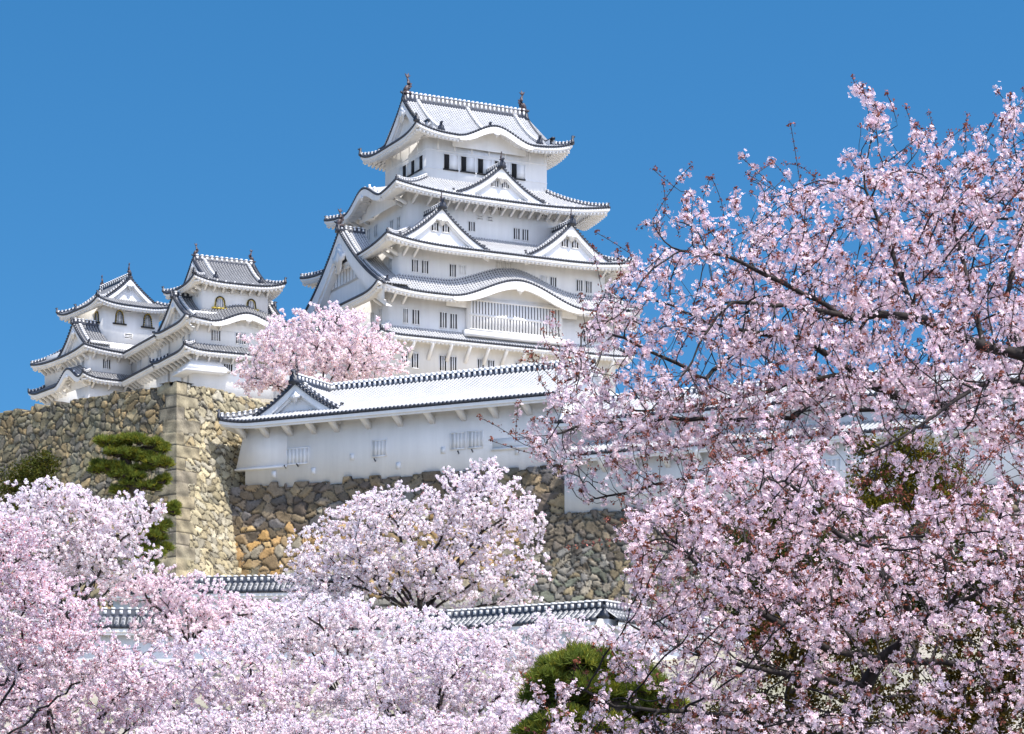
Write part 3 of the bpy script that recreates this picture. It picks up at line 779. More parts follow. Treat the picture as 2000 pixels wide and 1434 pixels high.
# roof 4
r4, i4 = K.tier(-12.2, 12.2, -9.3, 9.3, 62.35, (6.94, 5.1), 64.9, .75, (-9.6, 9.6, -6.6, 6.6), bumps={'W': [(.9, 4.7, 1.7, .75)], 'E': [(0, 4.7, 1.7, .75)]})
K.gable('S', 0, 0, 0.0, 8.55, 5.0, 66.0, 4.6, par(i4, 'S'), 3.0, c=.42, oni=.85, win=[(-.6, 64.0, 64.6, .8, 4), (.6, 64.0, 64.6, .8, 4)], orn=.9, fishy=.55)
# roof 5: hip and gable
r5, i5 = K.tier(-8.95, 8.95, -7.15, 7.15, 69.05, (6.94, 5.1), 70, .75, (-6.94, 6.94, -5.1, 5.1), bumps={'S': [(.1, 4.3, 1.45, 2.6)], 'N': [(0, 4.3, 1.45, 2.6)]}, irim=(7.25, 74.15, 'x', 1.95), c=.5, hips=())
zS = i5['S'][4]
def gwall(b, info, gx, O, zf, zlow, board, orn, name_roof, zb, ax='x', n=14, tile_p=.3, inset=.55, cx=0, cy=0):
    """bargeboards, gable walls, verge tiles for both ends of a hip-and-gable roof"""
    for sd, sgn in (('W', -1), ('E', 1)) if ax == 'x' else (('S', -1), ('N', 1)):
        T0 = T_(SIDE[sd]); T = lambda a, o, T0=T0: (T0(a, o)[0]+cx, T0(a, o)[1]+cy)
        bd = MB(); caps = MB(); fr = MB(); ws = np.linspace(0, O-(.9 if ax else 0), n)
        zz = np.array([float(zf(np.array(0.0), np.array(O-w_)))for w_ in ws])
        for sg in (-1, 1):
            bw = board*(1+.3*np.linspace(0, 1, n))
            p0 = [(*T(sg*w_, gx+.02), z-.12) for w_, z in zip(ws, zz)]; p1 = [(*T(sg*w_, gx+.02), z-.14-q) for w_, z, q in zip(ws, zz, bw)]
            p2 = [(*T(sg*w_, gx-.18), z-.14-q) for w_, z, q in zip(ws, zz, bw)]; p3 = [(*T(sg*w_, gx-.18), z-.14-q*1.3) for w_, z, q in zip(ws, zz, bw)]; p4 = [(*T(sg*w_, gx-inset-.05), z-.14-q*1.3) for w_, z, q in zip(ws, zz, bw)]
            bd.strip(p0, p1); bd.strip(p1, p2); bd.strip(p2, p3); bd.strip(p3, p4)
            fr.strip([(*T(sg*w_, gx-inset), z-.15) for w_, z in zip(ws, zz)], [(*T(sg*w_, gx-inset), zlow) for w_ in ws])
            t0 = [(*T(sg*w_, gx+.06), z+.06) for w_, z in zip(ws, zz)]; t1 = [(*T(sg*w_, gx+.06), z-.13) for w_, z in zip(ws, zz)]; t2 = [(*T(sg*w_, gx-.25), z-.13) for w_, z in zip(ws, zz)]; t3 = [(*T(sg*w_, gx-.25), z+.06) for w_, z in zip(ws, zz)]
            caps.strip(t0, t1); caps.strip(t1, t2); caps.strip(t3, t0)
            ln = O*1.15; m = int(ln/tile_p)
            for k in range(m):
                w_ = (O-.9)*(k+.5)/m; z = float(np.interp(w_, ws, zz))+.05; r = tile_p*.38
                V = [(*T(sg*w_+r*math.cos(j*math.pi/4), o), z+r*math.sin(j*math.pi/4)) for o in (gx+.09, gx-.25) for j in range(8)]
                caps.add(V, [list(range(8))]+[(j, (j+1) % 8, 8+(j+1) % 8, 8+j) for j in range(8)])
        gegyo(bd, T, 0, gx+.02, zz[0]-board*1.2, orn)
        b.put(bd, 'bargeboard', [b.wall_m], name_roof); b.put(caps, 'verge_tiles', [M_DARK], name_roof); b.put(fr, 'gable_wall', [b.wall_m], name_roof)
def top_ridge(b, ro, L, z, ax, cx, cy, w, h, fs, fish_on=True, oni=.8, half=None):
    d = (1, 0) if ax == 'x' else (0, 1)
    pth = [(cx+d[0]*t, cy+d[1]*t, z+.02) for t in np.linspace(-L, L, 9)]
    b.put(ridge_mesh(pth, w, h, .5), 'ridge', [M_DARK, b.wall_m], ro)
    for sg in (-1, 1):
        rot = (math.pi/2*sg if ax == 'x' else (0 if sg < 0 else math.pi))
        end_tile(ro, (cx+d[0]*L*sg*1.01, cy+d[1]*L*sg*1.01, z-.25*oni-b.zb), rot, oni)
        if fish_on:
            fr = (0 if sg < 0 else math.pi) if ax == 'x' else (math.pi/2 if sg < 0 else -math.pi/2)
            fish(ro, (cx+d[0]*(L-.35*fs)*sg, cy+d[1]*(L-.35*fs)*sg, z+h-b.zb), fr, fs)
def desc_ridges(b, ro, info, gx, ax, spots, dk, w=.3, oni=.6, hipz=True):
    """descending ridges on both main slopes and hip ridges at the corners"""
    for sd in ('S', 'N') if ax == 'x' else ('W', 'E'):
        T, A, O, ww, zf, ez, ezw, bl = info[sd]
        for a, d0 in spots.get(sd, []):
            ds = np.linspace(d0, O-.1, 10)
            pth = [(*T(a, O-d), float(zf(np.array(float(a)), np.array(d)))+.05) for d in ds]
            b.put(ridge_mesh(pth, w, w*.95, .36), 'descending_ridge', [M_DARK, b.wall_m], ro)
            end_tile(ro, (pth[0][0], pth[0][1], pth[0][2]-.05-b.zb), SIDE[sd], oni)
        for sg in (-1, 1):
            q = np.linspace(.02, 1, 7)*dk
            pth = [(*T(sg*(A-d), O-d), float(zf(np.array(sg*(A-d)), np.array(d)))+.05) for d in q]
            b.put(ridge_mesh(pth, w, w*.95, .36), 'hip_ridge', [M_DARK, b.wall_m], ro)
            end_tile(ro, (pth[0][0], pth[0][1], pth[0][2]-b.zb), SIDE[sd]+sg*math.pi/4, oni*.85)
gwall(K, i5, 7.25, 7.15, zS, 69.5, .75, 1.5, r5, 43)
top_ridge(K, r5, 7.0, 74.1, 'x', 0, 0, .5, .75, 1.05, oni=1.1)
desc_ridges(K, r5, i5, 7.25, 'x', {'S': [(-5.6, 1.3), (.1, 1.6), (5.7, 1.3)], 'N': [(-5.6, 1.3), (5.7, 1.3)]}, 1.95, .32, .85)
# brackets under the eaves
def ovr(info, sd): return info[sd][2]-info[sd][3]
def brk(b, info, sd, al, **kw): 
    b.brackets(sd, al, info[sd][3], ovr(info, sd)*.9, info[sd][6], kw.pop('cx', 0), kw.pop('cy', 0), **kw)
brk(K, i4, 'S', [-9.2]+list(np.arange(-7.6, 9.4, 1.05))); brk(K, i4, 'W', [-6.2, -5.2, 5.2, 6.2]+[-3.2, -2.0, -.8, .4, 1.6, 2.8, 3.9])
brk(K, i3, 'S', [-11.3, -10.2, 11.2]); brk(K, i3, 'W', [8.7, 7.4]); brk(K, i2, 'S', [-12.6, -11.4, 12.4]); brk(K, i2, 'W', [8.8, 7.6])
K.brackets('S', list(np.arange(-12.7, 12.8, 2.05)), 9.1, 1.35, lambda a: 47.0, drop=1.5, w=.3)
K.brackets('W', list(np.arange(-8.5, 8.8, 2.05)), 12.9, 1.35, lambda a: 47.0, drop=1.5, w=.3)
# windows, south face (keep frame)
for a in (-4.65, -2.72, -.80, 1.15, 3.08):                       # top storey: dark opening + sliding shutter
    mb = MB(); mb.box(-.31, .31, -.02, .05, 0, 1.5); x, y = a, -5.1
    wn = mb.obj('window', [M_VOID], K.root, 0, (x, y, 66.0-43), 0)
    sh = MB(); sh.box(.34, 1.22, -.06, .02, .03, 1.5); sh.box(-.38, -.31, -.1, .02, 0, 1.55); sh.box(1.23, 1.29, -.1, .02, 0, 1.55); sh.box(-.38, 1.29, -.1, .02, 1.5, 1.56); sh.obj('shutter', [M_PLASTER], wn)
    sl = MB(); sl.box(-.4, 1.3, -.16, .02, -.13, 0); sl.obj('sill', [M_BLACKWOOD], wn)
for a in (-.2, 1.9, 3.9):
    mb = MB(); mb.box(-.36, .36, -.02, .05, 0, 1.35)
    x, y = T_(SIDE['W'])(a, 6.94)
    wn = mb.obj('window', [M_VOID], K.root, 0, (x, y, 66.0-43), SIDE['W'])
    sh = MB(); sh.box(-1.35, -.40, -.06, .02, .03, 1.35); sh.obj('shutter', [M_PLASTER], wn)
    sl = MB(); sl.box(-1.4, .42, -.16, .02, -.13, 0); sl.obj('sill', [M_BLACKWOOD], wn)
mb = MB()                                                        # faint timber framing lines of the top storey
for z in (65.85, 67.75, 69.0):
    mb.box(-6.97, 6.97, -5.125, -5.09, z, z+.14); mb.box(-6.965, -6.93, -5.09, 5.1, z, z+.14)
for x in (-5.6, -3.7, -1.75, .2, 2.1, 4.9, 6.7): mb.box(x-.08, x+.08, -5.122, -5.09, 67.89, 69.0)
for y in (-3.1, -1.0, 1.2, 3.3): mb.box(-6.962, -6.93, y-.08, y+.08, 67.89, 69.0)
K.put(mb, 'wall_framing', [M_PLASTER])
import_px = lambda px, py, v: _onv(px, py, v)
def _onv(px, py, v, C0=(-4.87, 249.7), ang=ROT27):
    c, s = math.cos(ang), math.sin(ang); k = (px-1000)/F_PX
    X0 = C0[0]-s*v; Y0 = C0[1]+c*v; u = (k*Y0-X0)/(c-k*s); Y = Y0+s*u
    return u, (HOR-py)/F_PX*Y
def swin(b, wl, v, C0, ang, nb=3, sd='S', cx=0, cy=0, **kw):
    for (x0, x1, y0, y1) in wl:
        u0, z1 = _onv(x0, y0, v, C0, ang); u1, z0 = _onv(x1, y1, v, C0, ang)
        b.slot(sd, (u0+u1)/2-cx, -(v-cy), z0, z1, abs(u1-u0), nb, cx=cx, cy=cy, **kw)
KC = (-4.87, 249.7)
swin(K, [(954, 961, 400, 411), (967, 979, 400, 412), (915, 927, 433, 452.5), (1003, 1014.5, 446, 468.5), (1020, 1031.5, 448, 470.5), (1058, 1067, 414, 424)], -6.6, KC, ROT27)
swin(K, [(804, 816, 507, 532), (823.7, 836, 509, 535), (878, 890, 516.5, 541.5), (1074.7, 1086, 541.7, 563), (1126, 1137, 547, 569.6), (1144, 1155, 549.5, 573)], -9.05, KC, ROT27)
swin(K, [(897, 909, 519, 536), (968.7, 981, 510.5, 523.5), (985.5, 998, 512.5, 525.5), (1056, 1067.6, 539, 555)], -9.05, KC, ROT27, closed=False, dark=M_PLASTER_OLD)
swin(K, [(787.5, 796, 603, 631), (805, 818.5, 605, 634), (859, 872, 610, 641), (879, 892, 613, 643), (1140, 1152, 640, 668), (1160, 1172, 642, 670)], -9.1, KC, ROT27)
swin(K, [(784, 795, 688, 717), (803.5, 816.6, 690, 719.5), (858.5, 871, 695, 725.5), (879, 891, 697, 727.5), (933, 944.4, 702, 731), (953, 964.6, 704, 733), (1007, 1018, 709, 738), (1026, 1037, 711, 740), (1080, 1091, 717, 745), (1098, 1109, 719, 747), (1150, 1161, 724, 752)], -9.1, KC, ROT27)
for x0, x1, y0, y1 in ((932, 942, 421.5, 429), (952, 961, 424, 432)):
    u0, z1 = _onv(x0, y0, -6.6); u1, z0 = _onv(x1, y1, -6.6); K.louver('S', (u0+u1)/2, 6.6, z0, z1, u1-u0)
for a, z in ((4.3, 59.6), (2.6, 59.6), (-3.3, 60.0), (-1.5, 60.0)): K.slot('W', a, 9.6, z, z+1.1, .65, 3)
for a, z in ((6.8, 54.6),): K.slot('W', a, 11.65, z, z+1.1, .65, 3)
for a in (7.2, 5.2): K.slot('W', a, 12.9, 49.2, 50.5, .65, 3)
M_GREYSLIT = mat_simple('grey_slit', (.13, .13, .15), .9)  # even grey panel colour of the bay's slits
# projecting lattice bay of the second storey
mb = MB(); mb.box(-4.45, 6.3, -9.75, -9.05, 48.62, 52.15)
bay = K.put(mb, 'lattice_bay', [M_PLASTER])
dk = MB(); br = MB(); nbar = 29; p = 10.1/nbar
dk.box(-4.1, 6.0, -9.765, -9.74, 48.95, 50.22); dk.box(-4.1, 6.0, -9.765, -9.74, 50.45, 51.72)
for i in range(nbar+1):
    x = -4.1+i*p; br.box(x-p*.33, x+p*.33, -9.83, -9.766, 48.95, 51.72)
br.box(-4.3, 6.2, -9.84, -9.767, 50.2, 50.46); br.box(-4.3, 6.2, -9.835, -9.767, 51.72, 51.9); br.box(-4.3, 6.2, -9.86, -9.767, 48.78, 48.95)
K.put(dk, 'window', [M_GREYSLIT], bay); K.put(br, 'lattice', [M_PLASTER], bay)
sk = MB(); sk.prism([(-9.75, 48.8), (-10.35, 48.35), (-10.3, 48.1), (-9.0, 48.1), (-9.0, 48.8)], 'x', -4.8, 6.6); K.put(sk, 'sill', [M_PLASTER], bay)

def stone_base(cx, cy, rot, hx, hy, z0, z1, bat, label):
    mb = MB(); mb.frustum((0, 0, 0), (hx+bat, hy+bat), (0, 0, z1-z0), (hx, hy))
    me = mb.mesh('stone_base', [M_STONE]); at = me.color_attributes.new('tint', 'FLOAT_COLOR', 'POINT')
    at.data.foreach_set('color', np.tile([.36, .32, .25, 1], len(me.vertices)).astype(np.float32))
    tag(link('stone_base', me, None, (cx, cy, z0), rot), label, 'stone base')
stone_base(-4.87, 249.7, ROT27, 13.0, 9.2, 35, 42.99, 2.2, 'battered stone base that carries the huge main keep')

# ------------------------------------------------------------------ west small keep (right of the two small towers)
def k2w(u, v): return (KC[0]+math.cos(ROT27)*u-math.sin(ROT27)*v, KC[1]+math.sin(ROT27)*u+math.cos(ROT27)*v)
NU, NV = -25.4, 3.85
nx, ny = k2w(NU, NV)
Nk = Bld('castle_tower', nx, ny, 41.0, ROT27, 'small grey roofed white tower with gold framed bell windows, nearer the keep', 'castle tower', .3, M_TILE_GREY, group='small keeps')
NC = (nx, ny)
Nk.wall(-4.6, 4.6, -3.95, 3.95, 41, 46.2, .0)
Nk.wall(-4.55, 4.55, -3.9, 3.9, 46.21, 50.1)
Nk.wall(-3.45, 3.45, -3.4, 3.4, 50.11, 53.5)
ra, ia = Nk.tier(-6.05, 6.05, -5.3, 5.3, 45.95, (4.55, 3.9), 46.85, .45, (-4.6, 4.6, -3.95, 3.95), k=.8, oni=.6, hipw=.3)
rb, ib = Nk.tier(-5.85, 5.85, -5.15, 5.15, 48.95, (3.45, 3.4), 50.4, .5, (-4.55, 4.55, -3.9, 3.9), bumps={'S': [(.75, 3.9, 1.15, .3)]}, k=.8, oni=.6, hips=(), hipw=.3)
lowN = lambda a, o: np.where(np.abs(np.asarray(a)) > 5.2, 99.0, 47.0)+0*np.asarray(o)
for sd in 'WE': Nk.gable(sd, 0, 0, 0.0, 5.5, 3.4, 52.15, 5.15, lowN, 3.0, c=.4, oni=.6, wall_in=.6, board=.5, orn=.9, zwall=49.2, win=[(-.45, 50.0, 50.9, .5, 2), (.45, 50.0, 50.9, .5, 2)] if sd == 'W' else None)
rc, ic = Nk.tier(-4.85, 4.85, -4.75, 4.75, 53.0, (3.45, 3.4), 54, .55, (-3.45, 3.45, -3.4, 3.4), irim=(3.3, 56.1, 'x', 1.55), c=.4, k=.75, oni=.6, hips=())
gwall(Nk, ic, 3.3, 4.75, ic['S'][4], 53.3, .42, .8, rc, 41, tile_p=.3, inset=.4)
top_ridge(Nk, rc, 3.15, 56.05, 'x', 0, 0, .4, .5, .62, oni=.7)
desc_ridges(Nk, rc, ic, 3.3, 'x', {'S': [(-2.1, 1.3), (2.6, 1.1)], 'N': [(-2.4, 1.2), (2.4, 1.2)]}, 1.55, .26, .6)
brk(Nk, ic, 'S', list(np.linspace(-3.3, 3.3, 8)), drop=.8, w=.16); brk(Nk, ic, 'W', [-2.9, -1.7, -.5, .7, 1.9, 3.1], drop=.8, w=.16)
brk(Nk, ib, 'S', [-4.3, -3.1, -1.9, 3.6, 4.3], drop=.9, w=.18); brk(Nk, ia, 'S', list(np.linspace(-4.4, 4.4, 8)), drop=.9, w=.18)
brk(Nk, ib, 'W', list(np.linspace(-3.7, 3.7, 7)), drop=.9, w=.16); brk(Nk, ia, 'W', list(np.linspace(-3.7, 3.7, 7)), drop=.9, w=.16)
Nk.bell('S', -1.66, 3.4, 50.72, 51.85, 1.12, 2); Nk.bell('S', 1.66, 3.4, 50.9, 51.9, 1.0, 2)
Nk.louver('S', -.6, 3.4, 52.42, 52.86, .75)
Nk.slot('W', 2.0, 3.45, 52.0, 53.0, .5, 2)
swin(Nk, [(412.6, 430, 645, 667), (460.7, 479, 651, 673)], -3.9, NC, ROT27, nb=5)
for x0, x1, y0, y1 in ((461, 479, 629.5, 636.6), (487, 503, 632.5, 639.5)):
    u0, z1 = _onv(x0, y0, -3.9, NC); u1, z0 = _onv(x1, y1, -3.9, NC); Nk.louver('S', (u0+u1)/2, 3.9, z0, z1, u1-u0)
u0, z1 = _onv(437, 711, -3.95, NC); u1, z0 = _onv(453.6, 731, -3.95, NC)
Nk.slot('S', (u0+u1)/2, 3.95, z0, z1, u1-u0, 4, mull=.3, dark=M_VOID)
mb = MB()                                                        # stone-drop skirt at the corner
for zt, zl, e in ((45.3, 44.1, .55),):
    mb.frustum((-3.4, -2.8, zl), (1.85+e-.05, 1.75+e-.05), (-3.4, -2.8, zt), (1.25, 1.2)); mb.box(-3.4-1.85-e, -3.4+1.3+e, -2.8-1.75-e, -2.8+1.3+e, zl-.22, zl)
Nk.put(mb, 'stone_drop', [M_PLASTER])
for a in (2.6, .9): Nk.slot('W', a, 4.55, 47.0, 48.0, .5, 2)
for a in (2.4, .6): Nk.slot('W', a, 4.6, 43.0, 44.3, .5, 2)

# ------------------------------------------------------------------ corridor joining the two small towers
cx_, cy_ = k2w(-27.0, 13.5)
Ck = Bld('corridor_turret', cx_, cy_, 41.0, ROT27, 'long two storey white wing with two dark eaves joining the two small towers', 'castle wing', .3, M_TILE_GREY)
Ck.wall(-3.0, 3.0, -6.4, 6.4, 41, 46.2); Ck.wall(-2.95, 2.95, -6.38, 6.38, 46.21, 50.0)
def half_roof(b, sd, a0, a1, O, Ow, ze, d, rise, k=.8, nm='roof'):
    T = T_(SIDE[sd]); zf = lambda a, q: ze+rise*(.7*q/d+.3*(q/d)**2)+0*a
    ez = lambda a: np.asarray(a, float)*0+ze; ezw = lambda a: np.asarray(a, float)*0+ze-.47*k+.27*(O-Ow)
    r, c, w = MB(), MB(), MB()
    roof_rows(r, T, a0, a1, O, lambda a: 0*a+d, zf, b.pitch); eave_caps(c, T, a0, a1, O, ez, b.pitch); eave_white(w, T, a0, a1, O, Ow, ez, ezw, k, .4, (0, 0))
    ro = b.put(r, nm, [b.tile]); b.put(c, 'eave_tiles', [M_DARK], ro); b.put(w, 'eave', [b.wall_m], ro)
    return ro, ezw
rr_, ezc = half_roof(Ck, 'W', -5.2, 5.3, 4.3, 2.95, 48.95, 4.3, 2.3)
half_roof(Ck, 'E', -5.3, 5.2, 4.3, 2.95, 48.95, 4.3, 2.3)
rl_, ezl = half_roof(Ck, 'W', -5.2, 5.3, 4.55, 3.0, 45.95, 1.6, .9)
Ck.put(ridge_mesh([(0, -5.2, 51.2), (0, 0, 51.2), (0, 5.2, 51.2)], .4, .45), 'ridge', [M_DARK, M_PLASTER], rr_)
Ck.brackets('W', list(np.linspace(-5, 5, 11)), 2.95, 1.15, ezc, drop=.9, w=.16); Ck.brackets('W', list(np.linspace(-5, 5, 11)), 3.0, 1.35, ezl, drop=.9, w=.16)
for a in (-4.0, -3.3, -.4, 2.6, 3.3): Ck.slot('W', a, 2.95, 46.9, 48.0, .45, 2)
for a in (-3.6, .2, 3.0): Ck.slot('W', a, 3.0, 42.9, 44.2, .5, 2)

# ------------------------------------------------------------------ north-west small keep (far left)
IROT = R(34); IA = (-44.96, 249.5)
def i2w(u, v): return (IA[0]+math.cos(IROT)*u-math.sin(IROT)*v, IA[1]+math.sin(IROT)*u+math.cos(IROT)*v)
IHX, IHY = 5.1, 7.2
ix_, iy_ = i2w(IHX+.1, IHY)
Ik = Bld('castle_tower', ix_, iy_, 41.0, IROT, 'grey roofed small white castle tower with black framed bell windows at the far left end', 'castle tower', .3, M_TILE_GREY, group='small keeps')
IC = (ix_, iy_)
Ik.wall(-3.95, 3.95, -6.05, 6.05, 41, 46.3); Ik.wall(-3.9, 3.9, -6.0, 6.0, 46.31, 50.2); Ik.wall(-1.8, 4.75, -4.6, 3.4, 50.21, 54.9)
ja, jja = Ik.tier(-5.3, 5.3, -7.35, 7.35, 46.0, (3.9, 6.0), 46.9, .5, (-3.95, 3.95, -6.05, 6.05), bumps={'W': [(3.2, 3.4, 1.4, .3)]}, k=.8, oni=.6, hipw=.3)
jb, jjb = Ik.tier(-5.1, 5.1, -7.2, 7.2, 49.0, (1.8, 3.4), 51.4, .5, (-3.9, 3.9, -6.0, 6.0), k=.8, oni=.6, hips=('NW',), hipw=.3)
lowI = lambda a, o: np.where(np.abs(np.asarray(a)) > 6.3, 99.0, 47.0)+0*np.asarray(o)
Ik.gable('W', 0, 0, 3.4, 4.75, 1.6, 52.35, 3.7, lowI, 3.0, c=.4, oni=.6, wall_in=.55, board=.5, orn=.9, zwall=49.2)
jc, jjc = Ik.tier(-3.05, 6.0, -6.0, 4.7, 54.4, (3.3, 4.0), 55, .55, (-1.8, 4.75, -4.6, 3.4), irim=(3.85, 57.7, 'y', 1.5), c=.4, k=.75, oni=.6, hips=())
zW = jjc['W'][4]
gwall(Ik, jjc, 3.85, 4.52, zW, 54.8, .40, .8, jc, 41, ax='y', inset=.4, cx=1.475, cy=-.65)
top_ridge(Ik, jc, 3.7, 57.65, 'y', 1.475, -.65, .4, .5, .62, oni=.75)
desc_ridges(Ik, jc, jjc, 3.85, 'y', {'W': [(3.0, 1.2), (-3.0, 1.2)], 'E': [(3.0, 1.2)]}, 1.5, .26, .6)
brk(Ik, jjb, 'S', list(np.linspace(-3.6, 3.6, 6)), drop=.9, w=.16); brk(Ik, jja, 'S', list(np.linspace(-3.7, 3.7, 5)), drop=.9, w=.16)
brk(Ik, jjb, 'W', list(np.linspace(-5.6, 5.6, 11)), drop=.9, w=.16); brk(Ik, jja, 'W', list(np.linspace(-5.7, 5.7, 11)), drop=.9, w=.16)
for px, y0, y1 in ((233, 606, 632), (288, 613, 639)):
    u, z1 = _onv(px, y0, -4.6, IC, IROT); u, z0 = _onv(px, y1, -4.6, IC, IROT); Ik.bell('S', u, 4.6, z0, z1, 1.0, 1)
Ik.bell('W', 3.2, 1.8, 52.7, 53.95, 1.0, 1)
for x0, x1, y0, y1 in ((243, 256.5, 602, 610), (243, 257.7, 652, 662)):
    u0, z1 = _onv(x0, y0, -4.6, IC, IROT); u1, z0 = _onv(x1, y1, -4.6, IC, IROT); Ik.louver('S', (u0+u1)/2, 4.6, z0, z1, u1-u0)
u0, z1 = _onv(201, 702, -6.0, IC, IROT); u1, z0 = _onv(215, 721, -6.0, IC, IROT); Ik.slot('S', (u0+u1)/2, 6.0, z0, z1, u1-u0, 4)
for a in (4.4, 3.2): Ik.slot('W', a, 3.9, 47.1, 48.2, .5, 2)
for a in (4.6, 1.4): Ik.slot('W', a, 3.95, 43.2, 44.4, .5, 2)
stone_base(*k2w(-27, 10), ROT27, 6.5, 15, 34, 40.99, 1.5, 'stone base under the two small white towers')

# ------------------------------------------------------------------ connecting wing between keep and west tower
wx_, wy_ = k2w(-17.2, 2.0)
Wk = Bld('corridor_turret', wx_, wy_, 41.0, ROT27, 'low tiled wing joining the keep to the nearer small tower', 'castle wing', .3, M_TILE_GREY)
Wk.wall(-4.1, 4.2, -3, 3, 41, 48.0)
wr, we = half_roof(Wk, 'S', -3.0, 3.2, 4.3, 3.0, 47.4, 4.3, 2.3); half_roof(Wk, 'N', -3.2, 3.0, 4.3, 3.0, 47.4, 4.3, 2.3)
Wk.put(ridge_mesh([(-3.0, 0, 49.65), (3.1, 0, 49.65)], .4, .45), 'ridge', [M_DARK, M_PLASTER], wr)
for a in (-2, .5): Wk.slot('S', a, 3.0, 45.0, 46.2, .8, 4)

# ------------------------------------------------------------------ long white building on the front foundation
Lb = Bld('storehouse_turret', LB_O[0], LB_O[1], 20.7, LB_A, 'long low white walled building with bright plastered tile roof and front gable on rough foundation', 'castle building', .285, M_TILE_BRIGHT)
RV = 4.14                                                       # ridge line (local y)
Lb.wall(-3.9, 18.6, 0.0, 8.3, 20.7, 25.2)
def LT(a, o): return (a, RV-o)
LO = RV+1.4
lzf = lambda a, d: 24.85+2.6*(.78*d/LO+.22*(d/LO)**2)+.32*np.clip(1-(a+5.05)/2.6, 0, 1)**2*np.clip(1-d/3, 0, 1)
rf, cp, wt = MB(), MB(), MB()
roof_rows(rf, LT, -5.05, 18.9, LO, lambda a: np.clip(a+5.05, 0, LO), lzf, .285, 9)
lez = lambda a: lzf(np.asarray(a, float), 0*np.asarray(a, float)); lezw = lambda a: 24.85-.40+.28*1.4+.4*(lez(a)-24.85)
eave_caps(cp, LT, -5.05, 18.9, LO, lez, .285); eave_white(wt, LT, -5.05, 18.9, LO, RV, lez, lezw, .85, 0, (1, 0))
WTf = lambda a, o: (LO-5.0-o, RV-a)
wzf = lambda a, d: lzf(d*0-5.05+np.clip(LO-np.abs(a), 0, 9), d)
roof_rows(rf, WTf, -LO, LO, LO+.05, lambda a: np.clip(LO-np.abs(a), 0, LO), wzf, .285, 9)
wez = lambda a: wzf(np.asarray(a, float), 0*np.asarray(a, float)); wezw = lambda a: 24.85-.40+.28*1.4+.4*(wez(a)-24.85)
eave_caps(cp, WTf, -LO, LO, LO+.05, wez, .285); eave_white(wt, WTf, -LO, LO, LO+.05, LO-1.1, wez, wezw, .85, 0)
NT = lambda a, o: (-a, RV+o)
roof_rows(rf, NT, -18.9, 5.05, LO, lambda a: np.clip(5.05-a, 0, LO), lambda a, d: lzf(-a, d), .285, 9)
lro = Lb.put(rf, 'roof', [Lb.tile]); Lb.put(cp, 'eave_tiles', [M_DARK], lro); Lb.put(wt, 'eave', [M_PLASTER], lro)
Lb.put(ridge_mesh([(x, RV, 27.35) for x in np.linspace(.1, 18.8, 12)], .38, .5, .38, True), 'ridge', [M_DARK, M_PLASTER], lro)
hp = [(-5.05+d, RV-LO+d, float(lzf(np.array(-5.05+d), np.array(d)))+.04) for d in np.linspace(.05, 2.1, 6)]
Lb.put(ridge_mesh(hp, .3, .3, .34), 'hip_ridge', [M_DARK, M_PLASTER], lro); end_tile(lro, (hp[0][0], hp[0][1], hp[0][2]-20.7), -math.pi/4, .5)
lpar = lambda a, o: np.asarray(lzf(np.asarray(a, float), np.clip(LO-np.asarray(o, float), 0, LO)), float)
Lb.gable('S', 0, RV, 0.0, RV+.30, 0.1, 27.3, 3.25, lpar, 2.05, c=.3, oni=.75, wall_in=.5, board=.42, orn=.62, fishy=.5)
vg = MB()                                                       # right end: plain gable wall and verge
ws = np.linspace(0, LO, 12)
for sg in (-1, 1):
    P = [(18.62, RV+sg*w_, 24.85+2.6*(.78*(LO-w_)/LO+.22*((LO-w_)/LO)**2)-.12) for w_ in ws]
    vg.strip(P, [(18.62, p_[1], 24.6) for p_ in P]); Q = [(18.92, p_[1], p_[2]+.06) for p_ in P]; vg.strip([(18.92, q[1], q[2]-.4) for q in Q], Q); vg.strip([(18.62, q[1], q[2]-.4) for q in Q], [(18.92, q[1], q[2]-.4) for q in Q])
Lb.put(vg, 'gable_wall', [M_PLASTER], lro)
LC = LB_O
def lonv(px, py, v=0.0): return _onv(px, py, v, LC, LB_A)
mb = MB(); mb.prism([(0.02, -.95), (.02, -.55), (-1.05, -.02), (-1.05, .18), (-1.2, .16), (-1.2, -.22)], 'x', -.17, .17); me = mb.mesh('bracket', [M_PLASTER])
for px in (478, 523, 568, 614, 659, 721, 783, 845, 907, 970, 1035, 1095):
    u, _ = lonv(px, 820); link('bracket', me, Lb.root, (u, 0, float(lezw(u))-20.7+.02), 0)
for x0, x1, y0, y1, nb in ((545, 602, 880, 904, 8), (728, 754, 862, 890, 4), (882, 908, 848, 875, 4), (916, 942, 845, 872, 4)):
    u0, z1 = lonv(x0, y0); u1, z0 = lonv(x1, y1); za = (z0+z1)/2
    Lb.slot('S', (u0+u1)/2, 0.0, za-.46, za+.46, u1-u0, nb, dark=M_PLASTER_OLD, mull=.55)
for x0, x1, zt, wl, e in ((-3.9, -.75, 24.75, .62, .12), (14.0, 17.1, 22.7, .0, .05)):
    zl = 22.1; mb = MB(); f = .012
    mb.add([(x0-f, -f, zt), (x1, -f, zt), (x1, .4, zt), (x0-f, .4, zt), (x0-wl, -e, zl), (x1, -e, zl), (x1, .4, zl), (x0-wl, .4, zl)],
           [(0, 1, 2, 3), (7, 6, 5, 4), (0, 4, 5, 1), (1, 5, 6, 2), (2, 6, 7, 3), (3, 7, 4, 0)])
    mb.box(x0-wl-.05, x1+.05, -e-.10, .4, zl-.12, zl)
    Lb.put(mb, 'stone_drop', [M_PLASTER])
